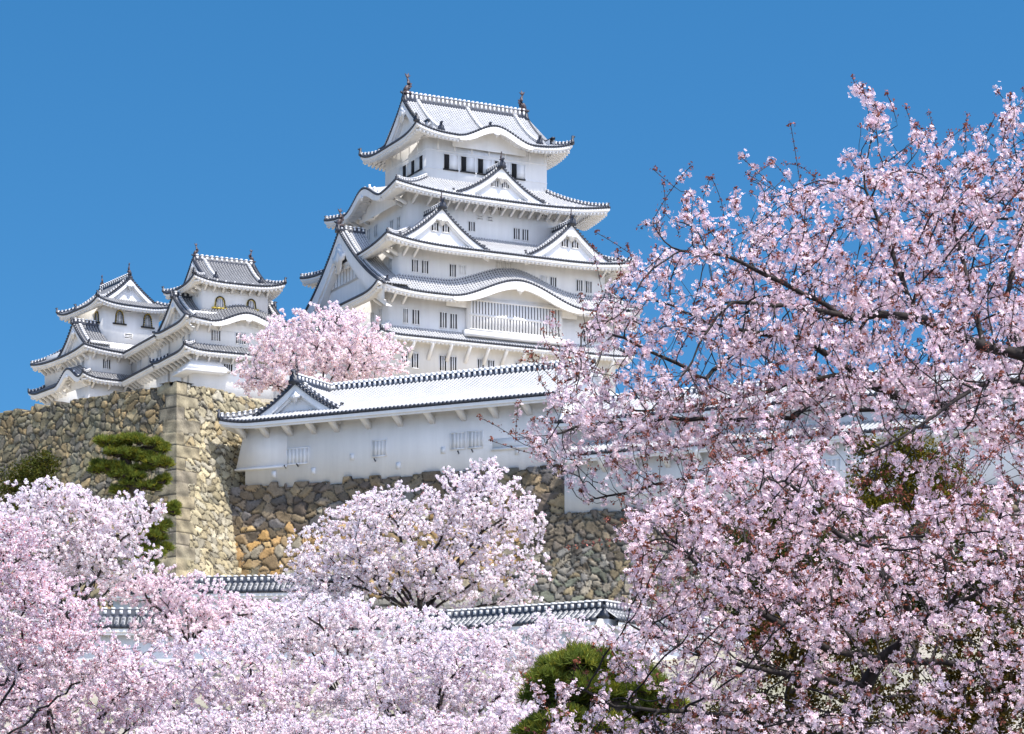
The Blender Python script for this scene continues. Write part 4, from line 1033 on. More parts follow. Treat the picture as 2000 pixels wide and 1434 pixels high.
for px, py in ((535, 927), (612, 921), (688, 893), (778, 910), (866, 880), (1011, 882)):
    u, z = lonv(px, py); mb = MB(); mb.box(u-.16, u+.16, -.045, .01, z-.2, z+.2); mb.box(u-.12, u+.12, -.06, .01, z-.16, z+.16); Lb.put(mb, 'gun_port', [M_PLASTER])
for px, py in ((558, 914), (582, 911), (733, 901), (896, 886), (923, 883)):
    u, z = lonv(px, py); mb = MB(); mb.tube([(u, .02, z), (u+.12, -.35, z+.10)], [.045, .045], 6); Lb.put(mb, 'drain_spout', [M_DARK])

# ------------------------------------------------------------------ second white building to the right
B2 = Bld('storehouse_turret', *LB(19.3, 0), 17.5, LB_A, 'two storey white building with two bright roofs behind the near cherry branches', 'castle building', .285, M_TILE_BRIGHT)
B2.wall(.25, 30, -1.5, 7.5, 17.5, 21.2); B2.wall(-.6, 30, .45, 6.8, 21.21, 23.7)
def b2roof(O, Yc, ze, d, rise, Ow, a0, a1):
    T = lambda a, o: (a, Yc-o); zf = lambda a, q: ze+rise*(.78*q/d+.22*(q/d)**2)+0*a
    ez = lambda a: np.asarray(a, float)*0+ze; ezw = lambda a: np.asarray(a, float)*0+ze-.40+.28*(O-Ow)
    r, c, w = MB(), MB(), MB()
    roof_rows(r, T, a0, a1, O, lambda a: 0*a+d, zf, .285); eave_caps(c, T, a0, a1, O, ez, .285); eave_white(w, T, a0, a1, O, Ow, ez, ezw, .85, 0, (0, 0))
    ro = B2.put(r, 'roof', [B2.tile]); B2.put(c, 'eave_tiles', [M_DARK], ro); B2.put(w, 'eave', [M_PLASTER], ro); return ro
ru = b2roof(4.3, 3.7, 23.3, 4.3, 1.75, 3.25, -.9, 30)
T = lambda a, o: (-a, 3.7+o); r = MB(); roof_rows(r, T, -30, .9, 4.3, lambda a: 0*a+4.3, lambda a, q: 23.3+1.75*(.78*q/4.3+.22*(q/4.3)**2)+0*a, .285); B2.put(r, 'roof', [B2.tile])
B2.put(ridge_mesh([(x, 3.7, 24.98) for x in np.linspace(-.9, 30, 10)], .36, .42, .38), 'ridge', [M_DARK, M_PLASTER], ru)
b2roof(3.5, 1.1, 21.0, 3.0, 1.1, 2.6, .1, 30)
mb = MB(); mb.prism([(0.02, -.85), (.02, -.5), (-.7, -.02), (-.7, .18), (-.85, .16), (-.85, -.2)], 'x', -.16, .16); me = mb.mesh('bracket', [M_PLASTER])
for u in np.arange(.9, 29, 2.0): link('bracket', me, B2.root, (u, -1.5, 20.78-17.5), 0)
for u in (5.2, 10.8, 16.5, 22): B2.slot('S', u, 1.5, 18.6, 19.7, 1.5, 6, dark=M_PLASTER_OLD)
for u in (4.2, 9.5, 15, 21): B2.slot('S', u, -.45, 22.3, 23.0, 1.2, 5, dark=M_PLASTER_OLD)

# ------------------------------------------------------------------ low plastered boundary walls
def boundary_wall(pts, zr, label, tile=M_TILE_GREY, hh=2.7):
    root = thing('plaster_wall', (*pts[0], zr-hh), 0, label, 'boundary wall', 'tiled boundary walls')
    zb = zr-hh; o0 = np.array(pts[0])
    for (A, B) in zip(pts[:-1], pts[1:]):
        A = np.array(A)-o0; B = np.array(B)-o0; L = np.linalg.norm(B-A); ang = math.atan2(B[1]-A[1], B[0]-A[0]); c, s = math.cos(ang), math.sin(ang)
        F = lambda a, y: (A[0]+c*a-s*y, A[1]+s*a+c*y)
        body = MB()
        V = [(*F(a, y), z) for z in (-2.5, hh-.75) for y in (-.28, .28) for a in (-.02, L+.02)]
        body.add(V, [(0, 2, 3, 1), (4, 5, 7, 6), (0, 1, 5, 4), (2, 6, 7, 3), (0, 4, 6, 2), (1, 3, 7, 5)])
        link('wall_body', body.mesh('wall_body', [M_PLASTER]), root)
        r, cp, wt = MB(), MB(), MB()
        zf = lambda a, q: hh-.82+.58*q/.85+0*a; ez = lambda a: np.asarray(a, float)*0+hh-.82; ezw = lambda a: np.asarray(a, float)*0+hh-.95
        for sg in (1, -1):
            T = (lambda a, o: F(a, -o)) if sg > 0 else (lambda a, o: F(L-a, o))
            roof_rows(r, T, -.1, L+.1, .85, lambda a: 0*a+.85, zf, .3, 3); eave_caps(cp, T, -.1, L+.1, .85, ez, .3, drop=.09)
            eave_white(wt, T, -.1, L+.1, .85, .28, ez, ezw, .8, 0, (0, 0), .09)
        ro = link('tile_roof', r.mesh('tile_roof', [tile]), root)
        link('eave_tiles', cp.mesh('eave_tiles', [M_DARK]), ro); link('eave', wt.mesh('eave', [M_PLASTER]), ro)
        link('ridge', ridge_mesh([(*F(a, 0), hh-.27) for a in np.linspace(-.1, L+.1, max(3, int(L/3)))], .32, .34, .36).mesh('ridge', [M_DARK, M_PLASTER_OLD]), ro)
    return root
def pxy(px, d): return ((px-1000)/F_PX*d, d)
bw = boundary_wall([pxy(60, 109), pxy(880, 110.4), pxy(1178, 105.2), pxy(1460, 119)], 9.43, 'long white wall with grey tiled coping that bends at a corner behind the lower blossom')
end_tile(bw, (pxy(1178, 105.2)[0]-bw.location.x, pxy(1178, 105.2)[1]-bw.location.y-.85, 2.7-.75), 0, .5)
boundary_wall([pxy(225, 127), pxy(700, 125)], 12.6, 'short stretch of white wall with grey tiled coping at the foot of the tall stone corner')

# ------------------------------------------------------------------ trees
def colonize(nodes, parents, attr, step, infl, kill, maxit, inertia=.5, up=0.0, rng=RNG, jit=.25, maxn=26000):
    """space colonisation: branches grow towards the attractor points"""
    P = np.zeros((maxn, 3)); par_ = np.full(maxn, -1, int); n = len(nodes)
    P[:n] = nodes; par_[:n] = parents; D = np.zeros((maxn, 3))
    for i in range(n):
        if par_[i] >= 0:
            d = P[i]-P[par_[i]]; D[i] = d/(np.linalg.norm(d)+1e-9)
    kids = np.zeros(maxn, int)
    near = np.zeros(len(attr), int); nd = np.full(len(attr), 1e9); alive = np.ones(len(attr), bool)
    def upd(i0, i1):
        ids = np.nonzero(alive)[0]
        for c0 in range(i0, i1, 400):
            c1 = min(i1, c0+400)
            d2 = ((attr[ids][:, None, :]-P[None, c0:c1])**2).sum(2); k = d2.argmin(1); m = d2[np.arange(len(ids)), k]
            b = m < nd[ids]; near[ids[b]] = k[b]+c0; nd[ids[b]] = m[b]
    upd(0, n)
    for it in range(maxit):
        alive &= nd > kill*kill
        act = np.nonzero(alive & (nd < infl*infl))[0]
        if len(act) == 0: break
        v = attr[act]-P[near[act]]; v /= np.linalg.norm(v, axis=1, keepdims=True)+1e-9
        acc = np.zeros((n, 3)); np.add.at(acc, near[act], v)
        g = np.unique(near[act]); g = g[kids[g] < 3]
        if len(g) == 0: break
        d = acc[g]; d /= np.linalg.norm(d, axis=1, keepdims=True)+1e-9
        d = d+inertia*D[g]+rng.normal(0, jit, d.shape); d[:, 2] += up
        d /= np.linalg.norm(d, axis=1, keepdims=True)+1e-9
        m = min(len(g), maxn-n)
        if m <= 0: break
        P[n:n+m] = P[g[:m]]+d[:m]*step; par_[n:n+m] = g[:m]; D[n:n+m] = d[:m]; kids[g[:m]] += 1
        upd(n, n+m); n += m
    return P[:n], par_[:n]

def radii(par_, r0, e=2.35, rmax=1.0):
    n = len(par_); s = np.zeros(n); kid = np.zeros(n, int)
    for i in range(n-1, -1, -1):
        if kid[i] == 0: s[i] = r0**e
        if par_[i] >= 0: s[par_[i]] += s[i]*1.0; kid[par_[i]] += 1
    return np.minimum(s**(1/e), rmax), kid

def branch_mesh(name, P, par_, rad, mat, sides=5, rmin=0.0):
    idx = np.nonzero((par_ >= 0) & (rad >= rmin))[0]; pa = par_[idx]
    d = P[idx]-P[pa]; L = np.linalg.norm(d, axis=1, keepdims=True)+1e-9; d = d/L
    main = np.full(len(P), -1); order = idx[np.argsort(rad[idx])]; main[par_[order]] = order      # thickest child continues the limb
    ref = np.array([.31, .23, .92]); x = np.cross(d, ref); x /= np.linalg.norm(x, axis=1, keepdims=True)+1e-9; y = np.cross(d, x)
    th = np.arange(sides)*2*math.pi/sides; cs, sn = np.cos(th), np.sin(th)
    ring = x[:, None]*cs[None, :, None]+y[:, None]*sn[None, :, None]
    r1 = rad[idx]; ism = main[pa] == idx; r0 = np.where(ism, rad[pa], np.minimum(rad[pa], r1*1.35))
    dn = np.zeros((len(P), 3)); dn[idx] = d
    has = par_[pa] >= 0
    x0 = x.copy(); y0 = y.copy(); use = ism & has
    dd = dn[pa[use]]; xx = np.cross(dd, ref); xx /= np.linalg.norm(xx, axis=1, keepdims=True)+1e-9; x0[use] = xx; y0[use] = np.cross(dd, xx)
    ring0 = x0[:, None]*cs[None, :, None]+y0[:, None]*sn[None, :, None]
    A = P[pa][:, None]+ring0*r0[:, None, None]; B = P[idx][:, None]+ring*r1[:, None, None]
    m = len(idx); V = np.concatenate([A, B], 1).reshape(-1, 3); b = (np.arange(m)*2*sides)[:, None]
    j = np.arange(sides); j2 = (j+1) % sides
    Fq = np.stack([b+j, b+j2, b+sides+j2, b+sides+j], -1).reshape(-1, 4)
    return mesh_np(name, V, Fq, [mat], smooth=True)

def rand_rot(n, rng, zdir=None, spread=1.0):
    """n random frames; z axes scattered round zdir"""
    z = rng.normal(0, 1, (n, 3))
    if zdir is not None: z = z*spread+zdir
    z /= np.linalg.norm(z, axis=1, keepdims=True)+1e-9
    t = rng.normal(0, 1, (n, 3)); x = np.cross(t, z); x /= np.linalg.norm(x, axis=1, keepdims=True)+1e-9
    return x, np.cross(z, x), z

def quads(C, size, asp, rng, tint, zdir=None, spread=1.0):
    n = len(C); x, y, z = rand_rot(n, rng, zdir, spread); s = np.asarray(size).reshape(-1, 1)*np.ones((n, 1))
    V = np.stack([C-x*s*.5*asp, C-y*s*.5, C+x*s*.5*asp+z*s*.15, C+y*s*.5], 1).reshape(-1, 3)
    return V, np.arange(4*n).reshape(n, 4), np.repeat(tint, 4, 0)

PET = []                                                      # one five-petalled flower, unit radius
for k in range(5):
    a = 2*math.pi*k/5
    for r_, da, z_ in ((.10, 0, 0), (.72, -.50, .16), (1.0, 0, .22), (.72, .50, .16)): PET.append((r_*math.cos(a+da), r_*math.sin(a+da), z_))
PET = np.array(PET); PETF = np.arange(20).reshape(5, 4)
def flowers(C, rad, rng, tint, zdir, spread=.6):
    n = len(C); x, y, z = rand_rot(n, rng, zdir, spread); r = np.asarray(rad).reshape(-1, 1, 1)
    V = C[:, None]+r*(PET[None, :, :1]*x[:, None]+PET[None, :, 1:2]*y[:, None]+PET[None, :, 2:]*z[:, None])
    Fq = (np.arange(n)*20)[:, None, None]+PETF[None]
    return V.reshape(-1, 3), Fq.reshape(-1, 4), np.repeat(tint, 20, 0)

def petal_tint(n, rng, var=.10, pink=.0, buds=0.0):
    w = rng.uniform(0, 1, (n, 1))**1.5; b = rng.normal(1.0, var, (n, 1))
    t = np.array([1.08, 1.12, 1.12])*(1-w)+np.array([1.0, .90, .94])*w
    if pink: t = t*np.array([1.0, 1-pink, 1-pink*.7])
    t = t*b
    if buds:
        k = rng.uniform(0, 1, n) < buds; t[k] = np.array([.62, .22, .24])*rng.uniform(.7, 1.3, (k.sum(), 1))
    return np.clip(t, .05, 1.22)

def cat_mesh(parts):
    V, Fs, T = [], [], []; b = 0
    for v, f, t in parts: V.append(v); Fs.append(f+b); T.append(t); b += len(v)
    return np.concatenate(V), np.concatenate(Fs), np.concatenate(T)

def ell_points(n, blobs, rng, shell=.35, lump=.13):
    """points in a union of ellipsoids: (cx,cy,cz, rx,ry,rz, weight)"""
    w = np.array([b[6] if len(b) > 6 else b[3]*b[5] for b in blobs], float); w /= w.sum(); out = []
    for b, k in zip(blobs, rng.multinomial(n, w)):
        v = rng.normal(0, 1, (k, 3)); v /= np.linalg.norm(v, axis=1, keepdims=True)
        r = rng.uniform(shell**3, 1, (k, 1))**(1/3)
        f = 1+lump*(np.sin(v[:, :1]*6.3+b[0]*3)*np.sin(v[:, 1:2]*5.1+b[2]*5)+.7*np.sin(v[:, 2:]*9+v[:, :1]*4+b[0])+.6*np.sin(v[:, :1]*14+b[2])*np.sin(v[:, 2:]*13+b[0]*2))
        out.append(np.array(b[:3])+v*r*f*np.array(b[3:6]))
    return np.concatenate(out)

def px_blobs(bl, d, depthf=.9):
    """ellipses given in photo pixels at distance d (+offset) -> ellipsoids"""
    o = []
    for b in bl:
        dd = d+(b[4] if len(b) > 4 else 0); c = pt(b[0], b[1], dd); rx, rz = b[2]/F_PX*dd, b[3]/F_PX*dd
        o.append((*c, rx, max(rx, rz)*depthf, rz))
    return o

def trunk_path(base, top, n, rng, wob=.12):
    L = np.linalg.norm(top-base); t = np.linspace(0, 1, n)[:, None]
    p = base+(top-base)*t; p[1:-1] += rng.normal(0, wob, (n-2, 3))*L*.12*np.array([1, 1, .3]); return p

def cherry(bl, d, label, seed, natt=900, step=.22, dens=26, q=(.05, .085), puff=.11, base=None, buds=.03, pink=0.0, r0=.008, mat=None, fork=.35, var=.10, group='cherry trees in blossom', rtr=.24, kill=1.7, up=.1):
    rng = np.random.default_rng(seed); blobs = px_blobs(bl, d); natt = int(natt*1.6); step *= .9
    att = ell_points(natt, blobs, rng)
    c = np.average(np.array([b[:3] for b in blobs]), axis=0, weights=[b[3]*b[5] for b in blobs])
    bx, by = base if base is not None else (c[0], c[1]); gz = ground_z(bx, by)
    att = att[att[:, 2] > gz+1.0]
    lo_ = np.percentile(att[:, 2], 8); frk = np.array([c[0]*.6+bx*.4, c[1]*.6+by*.4, gz+max(1.0, (lo_-gz)*fork+.6)])
    tp = trunk_path(np.array([bx, by, gz-.3]), frk, 6, rng, .25)
    nodes = [p for p in tp]; par_ = [-1]+list(range(len(tp)-1))
    # main limbs reach into every part of the crown
    tg = [np.array(b[:3])+rng.normal(0, .25, 3)*np.array(b[3:6]) for b in blobs for _ in range(2)]
    for g in tg:
        k = len(tp)-1-rng.integers(0, 2); L = np.linalg.norm(g-nodes[k]); m = max(2, int(L/step/1.6)); prev = k
        bend = rng.normal(0, .10, 3)*L
        for i in range(1, m+1):
            t = i/m; p = nodes[k]+(g-nodes[k])*t+bend*math.sin(math.pi*t)+np.array([0, 0, .10*L*math.sin(math.pi*t)])+rng.normal(0, .03, 3)*L*.3
            nodes.append(p); par_.append(prev); prev = len(nodes)-1
    P, pa = colonize(np.array(nodes), np.array(par_), att, step, step*14, step*kill, 60, .55, up, rng, .22)
    rad, kid = radii(pa, r0, rmax=rtr)
    root = thing('cherry_tree', (bx, by, gz), 0, label, 'cherry tree', group); off = np.array([bx, by, gz])
    link('trunk', branch_mesh('trunk', P-off, pa, rad, M_BARK, 5), root)
    tw = np.nonzero((rad < r0*2.6) & (pa >= 0))[0]
    per = dens
    ctr = np.repeat(tw, 3); t = rng.uniform(0, 1, (len(ctr), 1)); C = P[ctr]*t+P[pa[ctr]]*(1-t)+rng.normal(0, puff*.45, (len(ctr), 3))
    ex = ell_points(len(att)*2, blobs, rng); ex = ex[ex[:, 2] > gz+1.0]; md = np.full(len(ex), 9e9)
    for c0 in range(0, len(P), 500): md = np.minimum(md, ((ex[:, None]-P[None, c0:c0+500])**2).sum(2).min(1))
    ex = ex[md < (step*1.15)**2]
    fq = 2.2/step*.22; nz = np.sin(ex[:, 0]*fq*1.3+ex[:, 2]*fq*.7+seed)*np.sin(ex[:, 2]*fq*1.6-ex[:, 1]*fq*.8)+.8*np.sin(ex[:, 0]*fq*2.9-ex[:, 1]*fq*1.9)*np.sin(ex[:, 2]*fq*3.3+ex[:, 0]*fq)
    ex = ex[nz > -.15+rng.normal(0, .25, len(ex))]
    C = np.concatenate([C, ex])
    C = C[rng.uniform(0, 1, len(C)) < .78]; n = max(5, int(per*.80))
    Q = np.repeat(C, n, 0); dirs = rng.normal(0, 1, Q.shape); dirs /= np.linalg.norm(dirs, axis=1, keepdims=True)
    Q = Q+dirs*puff*rng.uniform(.25, 1, (len(Q), 1))*.56
    ctint = np.repeat(rng.normal(1, .05, (len(C), 1)), n, 0)
    V, Fq, Tn = quads(Q, rng.uniform(q[0]*.84, q[1]*.88, (len(Q), 1)), .9, rng, petal_tint(len(Q), rng, var, pink, buds)*ctint, dirs*1.2, .8)
    link('blossom_crown', mesh_np('blossom_crown', V-off, Fq, [mat or M_PETAL], tint=Tn), root)
    return root

LBL = 'pale pink blossom'
cherry([(630, 680, 150, 85), (560, 715, 95, 60), (715, 700, 90, 60), (640, 640, 85, 45), (500, 745, 45, 30)], 186, 'rounded soft pink cherry tree rising behind the long white building beneath the keep', 101, 1500, .42, 30, (.10, .17), .26, r0=.016, kill=1.5, pink=.03, base=(-15.5, 189), rtr=.35)
cherry([(800, 1050, 170, 110), (935, 985, 105, 80), (940, 930, 50, 40), (670, 1080, 110, 80), (1000, 1110, 75, 85), (630, 1140, 100, 60), (860, 1130, 150, 60), (1030, 1010, 40, 50), (720, 985, 50, 30)], 116, 'big spreading pale cherry tree directly before the ochre foundation stonework', 102, 2600, .30, 30, (.06, .11), .17, r0=.014, kill=1.45, rtr=.30)
cherry([(100, 1040, 150, 95), (230, 1010, 85, 50), (120, 975, 80, 45), (40, 1120, 110, 110), (200, 1085, 105, 60), (290, 1000, 40, 25)], 88, 'pale lavender cherry tree at far left before the tall stone wall and pine', 103, 2200, .24, 30, (.05, .09), .14, r0=.012, kill=1.5)
cherry([(350, 1155, 90, 45), (270, 1150, 90, 40), (480, 1195, 100, 40), (400, 1200, 90, 40), (360, 1235, 120, 40)], 92, 'low pink cherry tree growing just below the corner of the tall wall', 104, 1300, .24, 30, (.05, .09), .14, r0=.012, pink=.05)
cherry([(60, 1200, 150, 100), (20, 1080, 80, 90), (130, 1280, 140, 60)], 47, 'loose cherry tree with reddish buds and long bare twigs at the left edge', 105, 1700, .15, 24, (.032, .055), .085, r0=.0055, pink=.06, buds=.10, kill=1.7, base=(-13.5, 47))
cherry([(120, 1360, 180, 100), (250, 1330, 120, 70), (10, 1330, 120, 80), (60, 1410, 150, 60), (260, 1425, 120, 45)], 53, 'dense pink cherry tree filling the bottom left corner', 106, 1900, .18, 28, (.04, .07), .10, r0=.009, pink=.05, buds=.05)
cherry([(430, 1300, 150, 80), (560, 1360, 120, 70), (330, 1380, 120, 70), (470, 1400, 150, 60), (640, 1330, 90, 60)], 62, 'cherry tree whose forked dark limbs show through its blossom near the bottom left', 107, 2200, .19, 27, (.04, .075), .11, r0=.008, pink=.03)
cherry([(640, 1225, 170, 62), (780, 1245, 150, 66), (590, 1200, 60, 40), (700, 1195, 60, 35), (520, 1250, 120, 50), (700, 1290, 150, 50)], 77, 'very pale broad cherry tree in front of the long tiled wall', 108, 2000, .22, 29, (.05, .085), .13, r0=.0105)
cherry([(850, 1330, 170, 80), (760, 1390, 140, 70), (950, 1380, 130, 70), (900, 1270, 110, 50)], 66, 'pale cherry tree at bottom centre crossed by thin diagonal branches', 109, 2100, .19, 28, (.042, .075), .11, r0=.009, pink=.02)
cherry([(1090, 1250, 110, 55), (1010, 1270, 110, 60), (1180, 1270, 110, 50), (1040, 1330, 90, 50)], 84, 'small pale cherry tree between the bent wall corner and the clipped pine', 110, 1500, .22, 28, (.05, .085), .13, r0=.0105)
cherry([(1000, 1410, 90, 40), (830, 1430, 120, 40), (930, 1440, 120, 40)], 50, 'low cherry boughs along the bottom edge left of the clipped pine', 111, 800, .16, 26, (.035, .06), .09, r0=.006, pink=.03)

cherry([(420, 1425, 120, 40), (560, 1430, 110, 40), (690, 1428, 110, 42), (330, 1440, 90, 30)], 47, 'low cherry boughs along the bottom edge below the forked dark limbs', 112, 1100, .15, 26, (.033, .058), .085, r0=.007, pink=.03)
# ---- near cherry tree on the right: limbs follow the photographed ones, twigs colonise the crown
def inpoly(x, y, poly):
    p = np.array(poly, float); r = np.zeros(len(x), bool); j = len(p)-1
    for i in range(len(p)):
        c = ((p[i, 1] > y) != (p[j, 1] > y)) & (x < (p[j, 0]-p[i, 0])*(y-p[i, 1])/(p[j, 1]-p[i, 1]+1e-9)+p[i, 0]); r ^= c; j = i
    return r
def px_sample(n, poly, d0, d1, rng, holes=(), lumps=0.0, seed=0):
    p = np.array(poly, float); out = []; tot = 0
    cs = np.random.default_rng(seed).uniform(p.min(0), p.max(0), (90, 2))
    while tot < n:
        x = rng.uniform(p[:, 0].min(), p[:, 0].max(), 4*n); y = rng.uniform(p[:, 1].min(), p[:, 1].max(), 4*n)
        k = inpoly(x, y, poly)
        for h, pr in holes: k &= ~(inpoly(x, y, h) & (rng.uniform(0, 1, len(x)) < pr))
        if lumps:
            d = np.sqrt(((x[:, None]-cs[None, :, 0])**2+(y[:, None]-cs[None, :, 1])**2).min(1)); k &= rng.uniform(0, 1, len(x)) > np.clip((d-35)/45, 0, 1)*lumps
        o = np.stack([x[k], y[k]], 1); out.append(o); tot += len(o)
    xy = np.concatenate(out)[:n]; d = rng.uniform(d0, d1, n)
    return np.stack([(xy[:, 0]-1000)/F_PX*d, d, (HOR-xy[:, 1])/F_PX*d], 1)

def near_tree(label, limbs, areas, base, seed, step=.075, infl=.85, kill=.12, r0=.0025, per=1.0, fr=(.0145, .0205), bud=.8, maxn=26000, rtr=.16, up=.12, pink=0.0, dd=0.0, shoots=.5):
    rng = np.random.default_rng(seed); nodes, par_ = [], []; ends = []
    limbs = [([(*p_[:2], p_[2]+dd) for p_ in pl], st) for pl, st in limbs]
    for li, (pl, start) in enumerate(limbs):
        # start: (limb index, point index) or None
        prev = -1 if start is None else ends[start[0]][start[1]]
        ids = [prev] if prev >= 0 else []
        pts = [pt(*p_) if len(p_) == 3 else np.array(p_[:3]) for p_ in pl]
        if prev < 0: nodes.append(pts[0]); par_.append(-1); prev = len(nodes)-1; ids = [prev]; pts = pts[1:]
        for q in pts:
            a = nodes[prev]; L = np.linalg.norm(q-a); m = max(1, int(L/(step*1.3)))
            for i in range(1, m+1):
                nodes.append(a+(q-a)*i/m+rng.normal(0, .007, 3)*(i < m)); par_.append(prev); prev = len(nodes)-1
            ids.append(prev)
        ends.append(ids)
    nb = len(nodes)
    att = np.concatenate([px_sample(n, poly, d0+dd, d1+dd, rng, holes, lumps, seed+k) for k, (n, poly, d0, d1, holes, lumps) in enumerate(areas)])
    P, pa = colonize(np.array(nodes), np.array(par_), att, step, infl, kill, 140, .75, up, rng, .16, maxn)
    # long bare shoots past the edge of the crown
    kid0 = np.bincount(pa[pa >= 0], minlength=len(P)); tips = np.nonzero((kid0 == 0) & (np.arange(len(P)) > nb))[0]
    sx = 1000+F_PX*P[:, 0]/P[:, 1]; sy = HOR-F_PX*P[:, 2]/P[:, 1]; bins = (sx[tips]//45).astype(int); edge = []
    for b_ in np.unique(bins):
        t_ = tips[bins == b_]; edge += list(t_[np.argsort(sy[t_])[:5]])
    edge += list(tips[np.argsort(sx[tips])[:45]]); edge = [e for e in dict.fromkeys(edge) if rng.uniform() < shoots]
    nP, npa, sho = [P], [pa], []; n0 = len(P)
    for e in edge:
        d = (P[e]-P[pa[e]])/step*.5+np.array([rng.normal(-.15, .35), rng.normal(0, .3), rng.uniform(.25, .9)]); d /= np.linalg.norm(d)
        k = rng.integers(2, 9); k = min(k, 1 if sy[e] < 230 else 4) if sy[e] < 300 else k; cv = rng.normal(0, .06, 3); q = P[e]; prev = e
        for _ in range(k):
            d = d+cv; d /= np.linalg.norm(d); q = q+d*.065; nP.append(q[None]); npa.append(np.array([prev])); prev = n0; sho.append(n0); n0 += 1
    P = np.concatenate(nP); pa = np.concatenate(npa); is_sh = np.zeros(len(P), bool); is_sh[sho] = True
    rad, kid = radii(pa, r0, 2.25, rmax=rtr)
    off = np.array(base); root = thing('cherry_tree', base, 0, label, 'cherry tree', 'cherry trees in blossom')
    link('trunk', branch_mesh('trunk', P-off, pa, rad, M_BARK, 6), root)
    tw = np.nonzero((rad < r0*2.3) & (pa >= 0))[0]; tip = tw[kid[tw] == 0]
    # clusters sit on spurs along the twigs, ends carry reddish buds
    nz = np.sin(P[tw, 0]*7.1+P[tw, 2]*3.3)*np.sin(P[tw, 2]*8.3-P[tw, 1]*4.1)+.6*np.sin(P[tw, 0]*15+P[tw, 1]*9)*np.sin(P[tw, 2]*17)
    k = (rng.uniform(0, 1, len(tw)) < np.clip((.40+.32*nz), .07, .85)*per) & ~(is_sh[tw] & (rng.uniform(0, 1, len(tw)) < .72)); c = tw[k]; C = P[c]+rng.normal(0, .016, (len(c), 3))
    nf = rng.integers(7, 21, len(C)); Q = np.repeat(C, nf, 0); dirs = rng.normal(0, 1, Q.shape)+np.array([0, -.15, .15]); dirs /= np.linalg.norm(dirs, axis=1, keepdims=True)
    Q = Q+dirs*rng.uniform(.018, .062, (len(Q), 1))
    ct = np.repeat(rng.normal(1, .06, (len(C), 1)), nf, 0)
    V, Fq, T1 = flowers(Q, rng.uniform(*fr, len(Q)), rng, petal_tint(len(Q), rng, .07, pink)*ct, dirs*1.0, .45)
    link('blossom_crown', mesh_np('blossom_crown', V-off, Fq, [M_PETAL_NEAR], tint=T1), root)
    bc = np.concatenate([P[c], np.repeat(P[tip], 3, 0), P[sho]]); nbud = rng.integers(3, 8, len(bc)); B = np.repeat(bc, nbud, 0)
    bd = rng.normal(0, 1, B.shape); bd[:, 2] += .5; bd /= np.linalg.norm(bd, axis=1, keepdims=True); B = B+bd*rng.uniform(.006, .034, (len(B), 1))
    bt = rng.uniform(.5, 1.5, (len(B), 1))*np.where(rng.uniform(0, 1, (len(B), 1)) < .45, np.array([[1.5, 1.6, 1.9]]), np.array([[1.0, 1.0, .9]]))
    V, Fq, T2 = quads(B, rng.uniform(.013, .028, (len(B), 1)), .6, rng, bt, bd, .9)
    link('red_buds', mesh_np('red_buds', V-off, Fq, [M_BUD], tint=T2), root)
    return root, len(P), len(Q)

UP = [(1180, 570), (1240, 480), (1310, 470), (1390, 440), (1450, 470), (1520, 420), (1570, 345), (1640, 360), (1700, 330), (1740, 330), (1800, 330), (1880, 310), (1960, 310), (2080, 230), (2100, 900), (1930, 880), (1900, 840), (1700, 800), (1500, 810), (1350, 850), (1250, 870), (1130, 850), (1060, 760), (1080, 690), (1120, 620)]
SPRIG = [(1665, 165), (1700, 180), (1760, 240), (1850, 290), (1850, 360), (1700, 370), (1640, 330), (1690, 260)]
LOWL = [(990, 865), (1080, 800), (1180, 830), (1420, 820), (1480, 900), (1420, 960), (1250, 1010), (1140, 990), (1080, 920), (1030, 880)]
HOLE_G = [(1640, 840), (1800, 830), (1930, 880), (1900, 960), (1780, 1000), (1660, 960)]
HOLE_W = [(1100, 850), (1460, 840), (1480, 990), (1250, 1050), (1110, 1000)]
HOLE_S = [(1200, 640), (1330, 660), (1330, 760), (1210, 780)]
